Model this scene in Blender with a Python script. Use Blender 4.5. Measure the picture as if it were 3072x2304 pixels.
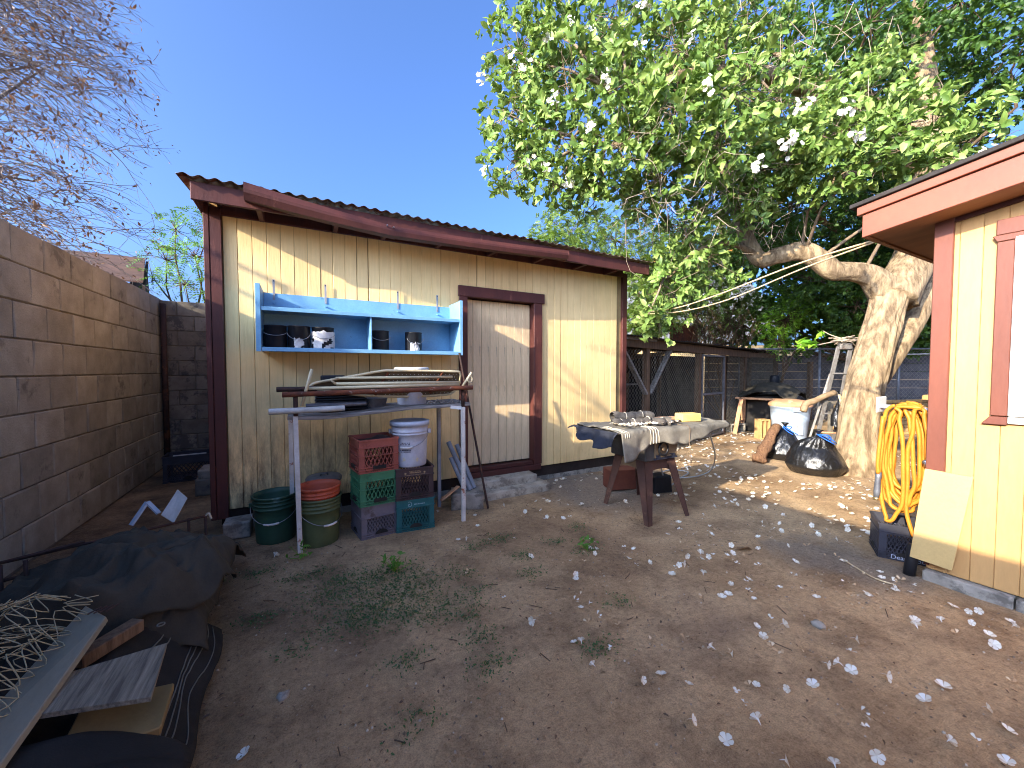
import bpy, bmesh, math, random
import numpy as np
from mathutils import Vector, Matrix, noise as mn

for o in list(bpy.data.objects): bpy.data.objects.remove(o)
sc = bpy.context.scene
COL = sc.collection
R = math.radians
random.seed(7); rng = np.random.default_rng(11)

# ---------------------------------------------------------------- camera
cam = bpy.data.cameras.new('camera'); camo = bpy.data.objects.new('camera', cam); COL.objects.link(camo)
cam.sensor_width = 36; cam.lens = 13.557; cam.clip_start = .05; cam.clip_end = 600
camo.location = (0, 0, 1.45); camo.rotation_euler = (R(90-2.03), 0, R(-28.5))
sc.camera = camo
# ---------------------------------------------------------------- sky and sun
SUN = Vector((-1, -.28, .40)).normalized()
EL = math.asin(SUN.z)
w = bpy.data.worlds.new('World'); sc.world = w; w.use_nodes = True
nt = w.node_tree; nt.nodes.clear()
sky = nt.nodes.new('ShaderNodeTexSky'); sky.sky_type = 'NISHITA'; sky.sun_disc = False
sky.sun_elevation = EL; sky.sun_rotation = math.atan2(SUN.x, SUN.y)
sky.altitude = 0; sky.air_density = .6; sky.dust_density = 6; sky.ozone_density = 8
bg = nt.nodes.new('ShaderNodeBackground'); bg.inputs[1].default_value = .15
wo = nt.nodes.new('ShaderNodeOutputWorld')
nt.links.new(sky.outputs[0], bg.inputs[0]); nt.links.new(bg.outputs[0], wo.inputs[0])
sl = bpy.data.lights.new('sun', 'SUN'); sl.energy = 2.8; sl.angle = R(.53); sl.color = (1, .88, .68)
so = bpy.data.objects.new('sun', sl); COL.objects.link(so)
so.rotation_euler = SUN.to_track_quat('Z', 'Y').to_euler(); so.location = (-8, -3, 8)
vs = sc.view_settings
vs.view_transform = 'Standard'; vs.look = 'None'; vs.exposure = 2.15; vs.gamma = 1; vs.use_curve_mapping = False
sc.cycles.filter_width = 1.05; sc.cycles.max_bounces = 8; sc.cycles.transparent_max_bounces = 8

# ---------------------------------------------------------------- helpers
def lin(c):
    return tuple(((x/255/12.92) if x/255 <= .04045 else ((x/255+.055)/1.055)**2.4) for x in c) + (1,)

class NT:
    def __init__(s, m): s.t = m.node_tree
    def n(s, ty, **k):
        x = s.t.nodes.new('ShaderNode'+ty)
        for a, b in k.items(): setattr(x, a, b)
        return x
    def l(s, a, b): s.t.links.new(a, b)
    def mix(s, fac, a, b, bt='MIX'):
        x = s.n('MixRGB', blend_type=bt)
        for i, q in enumerate((fac, a, b)):
            if hasattr(q, 'links'): s.l(q, x.inputs[i])
            else: x.inputs[i].default_value = q
        return x.outputs[0]
    def ramp(s, fac, stops):
        x = s.n('ValToRGB'); e = x.color_ramp.elements
        while len(e) < len(stops): e.new(.5)
        for q, (p, c) in zip(e, stops): q.position = p; q.color = c if not isinstance(c, (int, float)) else (c, c, c, 1)
        s.l(fac, x.inputs[0]); return x.outputs[0]
    def noise(s, vec, scale, detail=4, rough=.6, dist=0):
        x = s.n('TexNoise'); x.inputs['Scale'].default_value = scale; x.inputs['Detail'].default_value = detail
        x.inputs['Roughness'].default_value = rough; x.inputs['Distortion'].default_value = dist
        s.l(vec, x.inputs['Vector']); return x.outputs[0]
    def map(s, vec, sc=(1, 1, 1), loc=(0, 0, 0)):
        x = s.n('Mapping'); x.inputs['Scale'].default_value = sc; x.inputs['Location'].default_value = loc
        s.l(vec, x.inputs[0]); return x.outputs[0]
    def math(s, op, a, b=0, clamp=False):
        x = s.n('Math', operation=op, use_clamp=clamp)
        for i, q in enumerate((a, b)):
            if hasattr(q, 'links'): s.l(q, x.inputs[i])
            else: x.inputs[i].default_value = q
        return x.outputs[0]

MATS = {}
def base(name):
    m = bpy.data.materials.new(name); m.use_nodes = True; MATS[name] = m
    n = NT(m); b = m.node_tree.nodes['Principled BSDF']
    return m, n, b
def pmat(name, c1, c2=None, scale=6, stretch=(1, 1, 1), rough=.8, bump=.15, bscale=60, spec=.3, metal=0,
         spot=None, spot_amt=.35, spot_scale=5, rand=.0, bdist=.01, contrast=(.35, .65)):
    """two-tone noisy paint/wood/stone with optional worn spots and per-piece brightness"""
    m, n, b = base(name)
    tc = n.n('TexCoord').outputs['Object']
    v = n.map(tc, stretch)
    oi = n.n('ObjectInfo')
    if rand:
        add = n.n('VectorMath', operation='ADD'); n.l(v, add.inputs[0])
        mul = n.math('MULTIPLY', oi.outputs['Random'], 37.0); n.l(mul, add.inputs[1]); v = add.outputs[0]
    c2 = c2 or tuple(x*.8 for x in c1)
    col = n.ramp(n.noise(v, scale, 6, .62), [(contrast[0], lin(c1)), (contrast[1], lin(c2))])
    if spot:
        f = n.ramp(n.noise(n.map(v, (1, 1, 1), (5, 3, 9)), spot_scale, 8, .7), [(.62-spot_amt*.35, 0.), (.70-spot_amt*.35, 1.)])
        col = n.mix(f, col, lin(spot))
    fine = n.noise(v, bscale, 5, .7)
    col = n.mix(.35, col, n.ramp(fine, [(.25, .55), (.75, 1.0)]), 'MULTIPLY')
    if rand:
        h = n.n('HueSaturation'); h.inputs['Saturation'].default_value = 1
        n.l(n.math('ADD', n.math('MULTIPLY', oi.outputs['Random'], 2*rand), 1-rand), h.inputs['Value'])
        n.l(col, h.inputs['Color']); col = h.outputs[0]
    n.l(col, b.inputs['Base Color'])
    b.inputs['Roughness'].default_value = rough; b.inputs['Metallic'].default_value = metal
    b.inputs['Specular IOR Level'].default_value = spec
    if bump:
        bp = n.n('Bump'); bp.inputs['Strength'].default_value = bump; bp.inputs['Distance'].default_value = bdist
        n.l(fine, bp.inputs['Height']); n.l(bp.outputs[0], b.inputs['Normal'])
    return m
def leafmat(name, cols, trans=.35, rough=.5, tcol=None, spec=.35):
    m, n, b = base(name)
    g = n.n('NewGeometry')
    k = len(cols)
    col = n.ramp(g.outputs['Random Per Island'], [(i/max(1, k-1), lin(c)) for i, c in enumerate(cols)])
    n.l(col, b.inputs['Base Color']); b.inputs['Roughness'].default_value = rough; b.inputs['Specular IOR Level'].default_value = spec
    tr = n.n('BsdfTranslucent')
    n.l(n.mix(.6, col, tcol and lin(tcol) or lin((150, 190, 50))), tr.inputs[0])
    mx = n.n('MixShader'); mx.inputs[0].default_value = trans
    n.l(b.outputs[0], mx.inputs[1]); n.l(tr.outputs[0], mx.inputs[2])
    n.l(mx.outputs[0], m.node_tree.nodes['Material Output'].inputs[0])
    return m

def rootloc(p):
    while p.parent: p = p.parent
    return p.location
class MB:
    def __init__(s): s.v = []; s.f = []
    def add(s, vs_, fs):
        o = len(s.v); s.v += [tuple(q) for q in vs_]; s.f += [tuple(o+i for i in f) for f in fs]; return s
    def box(s, c, size, rot=None, taper=1.0):
        hx, hy, hz = size[0]/2, size[1]/2, size[2]/2
        P = []
        for z in (-1, 1):
            k = taper if z > 0 else 1
            for x, y in ((-1, -1), (1, -1), (1, 1), (-1, 1)): P.append(Vector((x*hx*k, y*hy*k, z*hz)))
        if rot is not None: P = [rot @ p for p in P]
        P = [p+Vector(c) for p in P]
        return s.add(P, [(3, 2, 1, 0), (4, 5, 6, 7), (0, 1, 5, 4), (1, 2, 6, 5), (2, 3, 7, 6), (3, 0, 4, 7)])
    def ab(s, a, b): return s.box([(a[i]+b[i])/2 for i in range(3)], [abs(b[i]-a[i]) for i in range(3)])
    def beam(s, p, q, w_, h_, up=(0, 0, 1)):
        p = Vector(p); q = Vector(q); d = (q-p); L = d.length; d.normalize()
        u = Vector(up); x = d.cross(u)
        if x.length < 1e-4: x = d.cross(Vector((1, 0, 0)))
        x.normalize(); z = x.cross(d)
        m = Matrix((x, d, z)).transposed()
        return s.box((p+q)/2, (w_, L, h_), m)
    def tube(s, pts, r, n=8, caps=True, tw=0):
        pts = [Vector(p) for p in pts]; k = len(pts)
        rs = r if hasattr(r, '__len__') else [r]*k
        t = [(pts[min(i+1, k-1)]-pts[max(i-1, 0)]).normalized() for i in range(k)]
        u = t[0].orthogonal().normalized(); o = len(s.v)
        for i in range(k):
            u = (u - t[i]*u.dot(t[i]))
            if u.length < 1e-6: u = t[i].orthogonal()
            u.normalize(); b = t[i].cross(u)
            for j in range(n):
                a = 2*math.pi*j/n
                s.v.append(tuple(pts[i]+(u*math.cos(a)+b*math.sin(a))*rs[i]))
        for i in range(k-1):
            for j in range(n):
                a, b2 = o+i*n+j, o+i*n+(j+1) % n
                s.f.append((a, b2, b2+n, a+n))
        if caps:
            s.f.append(tuple(o+j for j in range(n))[::-1]); s.f.append(tuple(o+(k-1)*n+j for j in range(n)))
        return s
    def lathe(s, prof, c, n=32, m=None, sx=1, sy=1):
        o = len(s.v); k = len(prof); c = Vector(c)
        for r, z in prof:
            for j in range(n):
                a = 2*math.pi*j/n; p = Vector((r*math.cos(a)*sx, r*math.sin(a)*sy, z))
                s.v.append(tuple((m @ p if m is not None else p)+c))
        for i in range(k-1):
            for j in range(n):
                a, b = o+i*n+j, o+i*n+(j+1) % n
                s.f.append((a, b, b+n, a+n))
        return s
    def disc(s, r, c, n=32, m=None):
        c = Vector(c); P = [Vector((r*math.cos(2*math.pi*j/n), r*math.sin(2*math.pi*j/n), 0)) for j in range(n)]
        return s.add([(m @ p if m is not None else p)+c for p in P], [tuple(range(n))])
    def grid(s, fn, nu, nv, thick=0):
        o = len(s.v)
        for i in range(nu+1):
            for j in range(nv+1): s.v.append(tuple(fn(i/nu, j/nv)))
        for i in range(nu):
            for j in range(nv):
                a = o+i*(nv+1)+j; s.f.append((a, a+nv+1, a+nv+2, a+1))
        return s
    def prism(s, poly, off):
        """polygon (3d points) extruded by vector off"""
        n = len(poly); off = Vector(off); P = [Vector(p) for p in poly]
        return s.add(P+[p+off for p in P], [tuple(range(n))[::-1], tuple(range(n, 2*n))]+[(i, (i+1) % n, n+(i+1) % n, n+i) for i in range(n)])
    def mesh(s, name, mat, smooth=False, off=(0, 0, 0), bevel=0, seg=1, recalc=True):
        me = bpy.data.meshes.new(name)
        me.from_pydata([(a-off[0], b-off[1], c-off[2]) for a, b, c in s.v], [], s.f)
        if recalc or bevel:
            bm = bmesh.new(); bm.from_mesh(me)
            if recalc: bmesh.ops.recalc_face_normals(bm, faces=bm.faces)
            if bevel: bmesh.ops.bevel(bm, geom=[e for e in bm.edges if len(e.link_faces) == 2 and e.calc_face_angle(0) > .5], offset=bevel, segments=seg, affect='EDGES', clamp_overlap=True)
            bm.to_mesh(me); bm.free()
        if mat: me.materials.append(MATS[mat] if isinstance(mat, str) else mat)
        if smooth: me.polygons.foreach_set('use_smooth', [True]*len(me.polygons))
        me.update(); return me
    def build(s, name, mat, parent=None, smooth=False, bevel=0, seg=1, loc=None, recalc=True, solid=0, label=None, kind=None):
        off = rootloc(parent) if parent else (loc or (0, 0, 0))
        o = bpy.data.objects.new(name, s.mesh(name, mat, smooth, off, bevel, seg, recalc)); COL.objects.link(o)
        if parent: o.parent = parent
        elif loc: o.location = loc
        if solid:
            sm = o.modifiers.new('thick', 'SOLIDIFY'); sm.thickness = solid; sm.offset = 0
        if label: o['label'] = label
        if kind: o['kind'] = kind
        return o
def thing(name, label, cat, loc=(0, 0, 0), group=None):
    o = bpy.data.objects.new(name, None); COL.objects.link(o); o.location = loc; o.empty_display_size = .1
    return tag(o, label, cat, group)
def tag(o, label, cat, group=None):
    o['label'] = label; o['category'] = cat
    if group: o['group'] = group
    return o
def piece(name, me, loc, parent, rotz=0, scale=None):
    o = bpy.data.objects.new(name, me); COL.objects.link(o)
    o.parent = parent; o.location = Vector(loc)-rootloc(parent); o.rotation_euler.z = rotz
    if scale: o.scale = scale
    return o
def text(name, s, size, loc, rot, mat, parent, ex=.0006):
    cu = bpy.data.curves.new(name, 'FONT'); cu.body = s; cu.size = size; cu.extrude = ex; cu.align_x = 'CENTER'; cu.align_y = 'CENTER'
    t = bpy.data.objects.new(name, cu); COL.objects.link(t); bpy.context.view_layer.update()
    me = bpy.data.meshes.new_from_object(t.evaluated_get(bpy.context.evaluated_depsgraph_get()))
    bpy.data.objects.remove(t); me.materials.append(MATS[mat])
    o = bpy.data.objects.new(name, me); COL.objects.link(o); o.parent = parent
    o.location = Vector(loc)-rootloc(parent); o.rotation_euler = rot
    return o
def cr(pts, n=8):
    """Catmull-Rom through points (any dimension)"""
    P = [np.array(p, float) for p in pts]; P = [2*P[0]-P[1]]+P+[2*P[-1]-P[-2]]; out = []
    for i in range(1, len(P)-2):
        for k in range(n):
            t = k/n; a, b, c, d = P[i-1:i+3]
            out.append(.5*((2*b)+(c-a)*t+(2*a-5*b+4*c-d)*t*t+(3*b-a-3*c+d)*t**3))
    out.append(P[-2]); return out
def nz(x, y, z=0, s=1): return mn.noise(Vector((x*s, y*s, z*s)))
def rotz(a): return Matrix.Rotation(a, 3, 'Z')
def gz(x, y):
    return .012*nz(x, y, 3, 1.3)+.006*nz(x, y, 8, 5)+.0025*nz(x, y, 1, 17)

# ---------------------------------------------------------------- materials
pmat('block', (160, 155, 141), (134, 129, 116), 4, rough=.95, bump=1., bscale=70, spot=(112, 107, 97), spot_amt=.12, spot_scale=3, rand=.15, bdist=.006)
pmat('block_grey', (134, 128, 118), (104, 98, 90), 3, rough=.95, bump=.6, bscale=90, spot=(84, 82, 80), spot_amt=.3, rand=.15, bdist=.006)
pmat('mortar', (128, 121, 108), (92, 86, 77), 7, rough=1, bump=.6, bscale=60)
pmat('concrete_pale', (196, 184, 164), (164, 152, 134), 6, rough=.95, bump=.6, bscale=60, spot=(136, 124, 108))
pmat('concrete', (168, 160, 148), (130, 124, 114), 6, rough=.95, bump=.5, bscale=70, spot=(110, 104, 96), rand=.08)
pmat('maroon', (90, 48, 42), (74, 40, 36), 5, (1, 1, .25), rough=.55, bump=.2, bscale=50, spot=(116, 72, 62), spot_amt=.03, rand=.1)
pmat('maroon_house', (118, 68, 52), (104, 60, 48), 4, (1, 1, .3), rough=.5, bump=.1, bscale=50, rand=.05)
pmat('fascia_pink', (146, 82, 60), (134, 74, 55), 3, rough=.45, bump=.06, bscale=40)
pmat('soffit', (150, 104, 70), (122, 82, 56), 3, (1, .3, 1), rough=.7, bump=.1)
pmat('house_yellow', (202, 158, 102), (192, 148, 94), 2.5, (1, 1, .2), rough=.6, bump=.12, bscale=45, rand=.03)
pmat('panel_cream', (200, 168, 110), (190, 158, 102), 2, rough=.6, bump=.05)
pmat('door_wood', (238, 210, 166), (214, 184, 142), 5, (2.5, 1, .35), rough=.8, bump=.25, bscale=45, spot=(150, 134, 112), spot_amt=.12, spot_scale=4)
pmat('roof_metal', (150, 142, 132), (110, 84, 66), 5, rough=.5, bump=.1, metal=.5, spot=(112, 62, 42), spot_amt=.3)
pmat('dark_wood', (58, 46, 40), (40, 32, 28), 6, rough=.9, bump=.3)
pmat('blue_paint', (124, 174, 208), (110, 160, 196), 5, rough=.4, bump=.06, spot=(80, 110, 130), spot_amt=-.05, spot_scale=9)
pmat('white_paint', (226, 226, 222), (206, 204, 198), 6, rough=.5, bump=.1, spot=(150, 96, 66), spot_amt=-.08, spot_scale=16)
pmat('white_rust', (214, 210, 204), (190, 184, 178), 7, rough=.55, bump=.2, spot=(140, 78, 46), spot_amt=.12, spot_scale=14)
pmat('rust', (120, 66, 42), (82, 48, 38), 12, rough=.85, bump=.4, bscale=120, spot=(176, 160, 148), spot_amt=.05, spot_scale=18)
pmat('rust_dark', (74, 52, 46), (52, 38, 34), 10, rough=.75, bump=.3, bscale=100, spot=(104, 66, 48), spot_amt=.2)
pmat('black_plastic', (34, 35, 40), (24, 25, 29), 5, rough=.42, bump=.05, spot=(66, 66, 70), spot_amt=-.02)
pmat('paper_white', (228, 224, 218), (190, 184, 178), 9, rough=.8, bump=.2)
pmat('cream_metal', (206, 192, 158), (186, 170, 136), 5, rough=.45, bump=.05, spot=(120, 92, 66), spot_amt=0, spot_scale=10)
pmat('grey_wood', (150, 146, 142), (106, 102, 100), 9, (.5, 6, 6), rough=.95, bump=.6, bscale=40, rand=.12)
pmat('grey_wood_y', (150, 139, 122), (92, 85, 75), 9, (7, .45, 6), rough=.95, bump=.6, bscale=30)
pmat('brown_wood', (122, 98, 78), (86, 68, 54), 8, (5, 5, .6), rough=.9, bump=.5, bscale=40, rand=.15)
pmat('tan_wood', (206, 160, 122), (176, 130, 98), 8, (4, 4, .8), rough=.85, bump=.3, rand=.08)
pmat('pvc_grey', (150, 154, 162), (122, 126, 134), 6, rough=.5, bump=.08, spot=(96, 98, 100), spot_amt=.05)
pmat('pvc_white', (196, 196, 192), (170, 170, 166), 6, rough=.5, bump=.08)
pmat('crate_red', (164, 90, 78), (142, 74, 64), 5, rough=.5, bump=.08, spot=(120, 60, 54), spot_amt=.1)
pmat('crate_green', (70, 132, 96), (54, 110, 80), 5, rough=.5, bump=.08, spot=(40, 92, 66), spot_amt=.1)
pmat('crate_grey', (120, 114, 122), (98, 92, 100), 5, rough=.55, bump=.08, spot=(86, 74, 72), spot_amt=.15)
pmat('crate_brown', (74, 58, 60), (58, 46, 48), 5, rough=.5, bump=.08)
pmat('crate_teal', (42, 104, 106), (34, 84, 88), 5, rough=.5, bump=.08)
pmat('crate_black', (60, 60, 70), (46, 46, 54), 5, rough=.5, bump=.08, spot=(104, 100, 96), spot_amt=.02)
pmat('ink_tan', (190, 160, 120)); pmat('ink_pale', (160, 190, 196)); pmat('ink_dark', (50, 52, 66)); pmat('ink_blue', (206, 212, 236))
pmat('bucket_green', (52, 84, 66), (42, 68, 54), 5, rough=.45, bump=.05, spot=(92, 120, 112), spot_amt=-.03, spot_scale=4)
pmat('bucket_olive', (88, 98, 66), (72, 82, 54), 5, rough=.5, bump=.05, spot=(104, 112, 84), spot_amt=.0)
pmat('bucket_orange', (190, 92, 64), (166, 76, 54), 5, rough=.5, bump=.05, spot=(120, 60, 44), spot_amt=.05)
pmat('bucket_white', (196, 196, 204), (170, 170, 180), 5, rough=.45, bump=.06, spot=(206, 188, 132), spot_amt=.08, spot_scale=7)
pmat('bucket_lid', (190, 194, 206), (166, 172, 186), 5, rough=.5, bump=.06, spot=(214, 204, 170), spot_amt=.02)
pmat('galv', (128, 130, 136), (98, 100, 106), 8, rough=.5, metal=.5, bump=.08)
pmat('steel', (176, 176, 178), (140, 140, 142), 8, rough=.35, metal=.9, bump=.05)
pmat('saw_grey', (84, 82, 80), (62, 58, 56), 6, rough=.7, bump=.15, spot=(90, 66, 52), spot_amt=.15)
pmat('saw_brown', (96, 66, 54), (72, 50, 44), 6, rough=.7, bump=.2, spot=(112, 82, 66), spot_amt=.12, rand=.06)
pmat('saw_tan', (150, 126, 96), (120, 98, 74), 7, rough=.7, bump=.15)
pmat('foam_yellow', (226, 198, 120), (206, 174, 98), 6, rough=.9, bump=.3)
pmat('red_box', (108, 60, 46), (92, 50, 40), 6, rough=.7, bump=.1)
pmat('can_blue', (176, 192, 208), (158, 172, 190), 5, rough=.5, bump=.06, spot=(150, 146, 140), spot_amt=.02)
pmat('can_lid', (198, 154, 116), (170, 128, 96), 5, rough=.7, bump=.15, spot=(210, 176, 140), spot_amt=.1)
pmat('alu', (140, 136, 130), (106, 100, 96), 8, rough=.5, metal=.4, bump=.1, spot=(90, 70, 56), spot_amt=.1)
pmat('drawstring', (40, 110, 220), (30, 90, 200), 5, rough=.5)
pmat('hose', (196, 130, 42), (180, 114, 34), 6, rough=.5, bump=.05, spot=(200, 150, 50), spot_amt=0)
pmat('brass', (190, 170, 120), (150, 130, 90), 6, rough=.3, metal=.8)
pmat('brick', (206, 168, 112), (184, 142, 92), 6, rough=.95, bump=.4, rand=.16)
pmat('shingle', (94, 68, 56), (76, 55, 46), 4, rough=.9, bump=.3, rand=.14)
pmat('roof_felt', (62, 56, 52), (44, 40, 38), 8, rough=.95, bump=.4)
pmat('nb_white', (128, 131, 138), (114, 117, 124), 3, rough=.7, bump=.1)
pmat('nb_tan', (226, 194, 140), (212, 178, 124), 3, rough=.7, bump=.1, rand=.04)
pmat('nb_orange', (206, 140, 72), (188, 124, 62), 4, rough=.6, bump=.1)
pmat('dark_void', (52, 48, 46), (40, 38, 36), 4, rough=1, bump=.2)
pmat('slate_wall', (96, 94, 98), (76, 74, 78), 4, rough=.95, bump=.3, rand=.08)
pmat('wire', (140, 134, 122), (110, 104, 94), 9, rough=.5, metal=.3, bump=0)
pmat('wire_pale', (168, 158, 128), (138, 128, 102), 9, rough=.6, bump=.1)
pmat('rope', (206, 184, 146), (180, 156, 120), 9, rough=.9, bump=.2)
pmat('glass_dark', (70, 82, 96), (50, 58, 70), 2, rough=.06, bump=0, spec=.8)
pmat('bark', (172, 149, 117), (112, 93, 71), 13, (1, 1, .22), rough=.95, bump=1.0, bscale=34, bdist=.03, spot=(104, 84, 66), spot_amt=.02, spot_scale=16, contrast=(.38, .62))
pmat('bark_dark', (112, 92, 72), (80, 64, 50), 6, rough=.95, bump=.6)
pmat('log_bark', (150, 112, 82), (98, 70, 52), 9, (6, 6, .7), rough=.95, bump=1, bscale=40, bdist=.02)
pmat('twig', (140, 122, 100), (110, 92, 76), 6, rough=.9, bump=.1)
pmat('twig_pale', (176, 160, 138), (140, 124, 106), 6, rough=.9, bump=.1)
pmat('dry_twig', (140, 132, 128), (108, 100, 98), 6, rough=.9, bump=.1)
pmat('tarp', (70, 65, 56), (50, 47, 41), 3, rough=.95, bump=.8, bscale=120, spot=(86, 79, 67), spot_amt=.05, spot_scale=2.2, bdist=.004)
pmat('mat_dark', (42, 40, 38), (32, 31, 30), 4, rough=1, bump=.6, bscale=220, bdist=.004)
pmat('plank_white', (142, 134, 116), (122, 115, 99), 3, (1, .4, 1), rough=.7, bump=.1, spot=(130, 128, 118), spot_amt=.05)
pmat('foam_board', (138, 116, 78), (116, 97, 64), 4, rough=.9, bump=.2)
pmat('weed_soil', (70, 60, 50))
pmat('tarp_grey', (142, 134, 118), (100, 94, 84), 5, rough=.95, bump=.5, bscale=120, spot=(160, 150, 132), spot_amt=.1, bdist=.004)
pmat('cloth_navy', (46, 48, 58), (34, 36, 44), 5, rough=.95, bump=.4, bscale=120)
pmat('cloth_dusty', (112, 104, 94), (78, 72, 66), 12, rough=.95, bump=.5, bscale=90, spot=(146, 134, 114), spot_amt=.1)
pmat('stripe_cream', (216, 206, 184), (190, 178, 156), 9, rough=.9, bump=.2)
pmat('groove', (160, 134, 92), (134, 110, 74), 5, rough=.9, bump=.1)
pmat('deck_tan', (112, 96, 72), (92, 78, 60), 5, rough=.6, bump=.1, spot=(110, 80, 58), spot_amt=.05)
pmat('stripe_dull', (112, 110, 102), (90, 88, 80), 9, rough=.9, bump=.2)
leafmat('petal_mix', [(236, 234, 228), (226, 218, 196), (210, 184, 146), (240, 238, 232)], .2, .6, (230, 220, 190))
leafmat('leaf_weed2', [(84, 130, 52), (100, 146, 60), (70, 116, 48)], .3)
leafmat('grit', [(170, 150, 126), (110, 92, 74), (140, 122, 104), (196, 182, 162), (90, 76, 64)], 0, .9)
leafmat('leaf', [(78, 104, 46), (100, 128, 58), (122, 146, 70), (148, 166, 92), (106, 132, 62)], .24, tcol=(150, 178, 70))
leafmat('leaf_shaded', [(46, 72, 30), (60, 90, 38), (80, 110, 46)], .25)  # darker leaf green, shade of the rear foliage put into the colour
leafmat('leaf_mesquite', [(92, 118, 54), (114, 140, 64), (104, 128, 58), (128, 134, 76)], .3)
leafmat('leaf_bright', [(120, 170, 50), (150, 196, 64), (96, 150, 44)], .4)
leafmat('leaf_left', [(84, 128, 76), (104, 150, 86), (70, 112, 66)], .35)
leafmat('leaf_dry', [(112, 90, 76), (132, 104, 80), (92, 78, 74), (104, 92, 90)], .15, tcol=(170, 110, 60))
leafmat('leaf_weed', [(52, 84, 50), (70, 100, 58), (60, 86, 60)], .2)
leafmat('leaf_litter', [(110, 82, 58), (84, 62, 46), (140, 112, 82), (70, 54, 44)], .05, tcol=(150, 110, 70))
leafmat('petal', [(232, 228, 214), (222, 214, 196), (236, 233, 226)], .2, .6, (240, 236, 220))
leafmat('petal_old', [(206, 176, 136), (186, 150, 110), (220, 200, 166)], .15, .7, (210, 170, 120))

def siding_material():
    m, n, b = base('siding')
    tc = n.n('TexCoord').outputs['Object']; geo = n.n('NewGeometry'); oi = n.n('ObjectInfo')
    pos = geo.outputs['Position']
    grain = n.noise(n.map(pos, (22, 22, 1.2)), 3, 8, .7)
    blot = n.noise(pos, 2.2, 5, .6)
    col = n.ramp(blot, [(.3, lin((240, 208, 150))), (.7, lin((226, 192, 134)))])
    col = n.mix(.3, col, n.ramp(grain, [(.3, .62), (.6, 1.)]), 'MULTIPLY')
    sep = n.n('SeparateXYZ'); n.l(pos, sep.inputs[0])
    # splash-back dirt and peeled paint low on the left half of the wall
    zf = n.math('SUBTRACT', 1.35, sep.outputs[2]); zf = n.math('MULTIPLY', zf, .62, True)
    xf = n.math('SUBTRACT', 1.5, sep.outputs[0]); xf = n.math('MULTIPLY', xf, .8, True)
    f = n.math('MULTIPLY', zf, n.math('ADD', n.math('MULTIPLY', xf, .75), .12))
    st = n.noise(n.map(pos, (5, 5, 1.3)), 3, 9, .75)
    f = n.math('MULTIPLY', f, n.ramp(st, [(.38, 0.), (.62, 1.)]))
    col = n.mix(n.math('MULTIPLY', f, 1.7, True), col, lin((112, 90, 68)))
    f2 = n.ramp(n.noise(n.map(pos, (14, 14, 2.4)), 3, 9, .8), [(.60, 0.), (.66, 1.)])
    col = n.mix(n.math('MULTIPLY', f2, n.math('ADD', n.math('MULTIPLY', zf, .7), .08)), col, lin((104, 84, 66)))
    h = n.n('HueSaturation'); n.l(n.math('ADD', n.math('MULTIPLY', oi.outputs['Random'], .1), .95), h.inputs['Value']); n.l(col, h.inputs['Color'])
    n.l(h.outputs[0], b.inputs['Base Color']); b.inputs['Roughness'].default_value = .75; b.inputs['Specular IOR Level'].default_value = .25
    bp = n.n('Bump'); bp.inputs['Strength'].default_value = .35; bp.inputs['Distance'].default_value = .006
    n.l(grain, bp.inputs['Height']); n.l(bp.outputs[0], b.inputs['Normal'])
siding_material()

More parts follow.
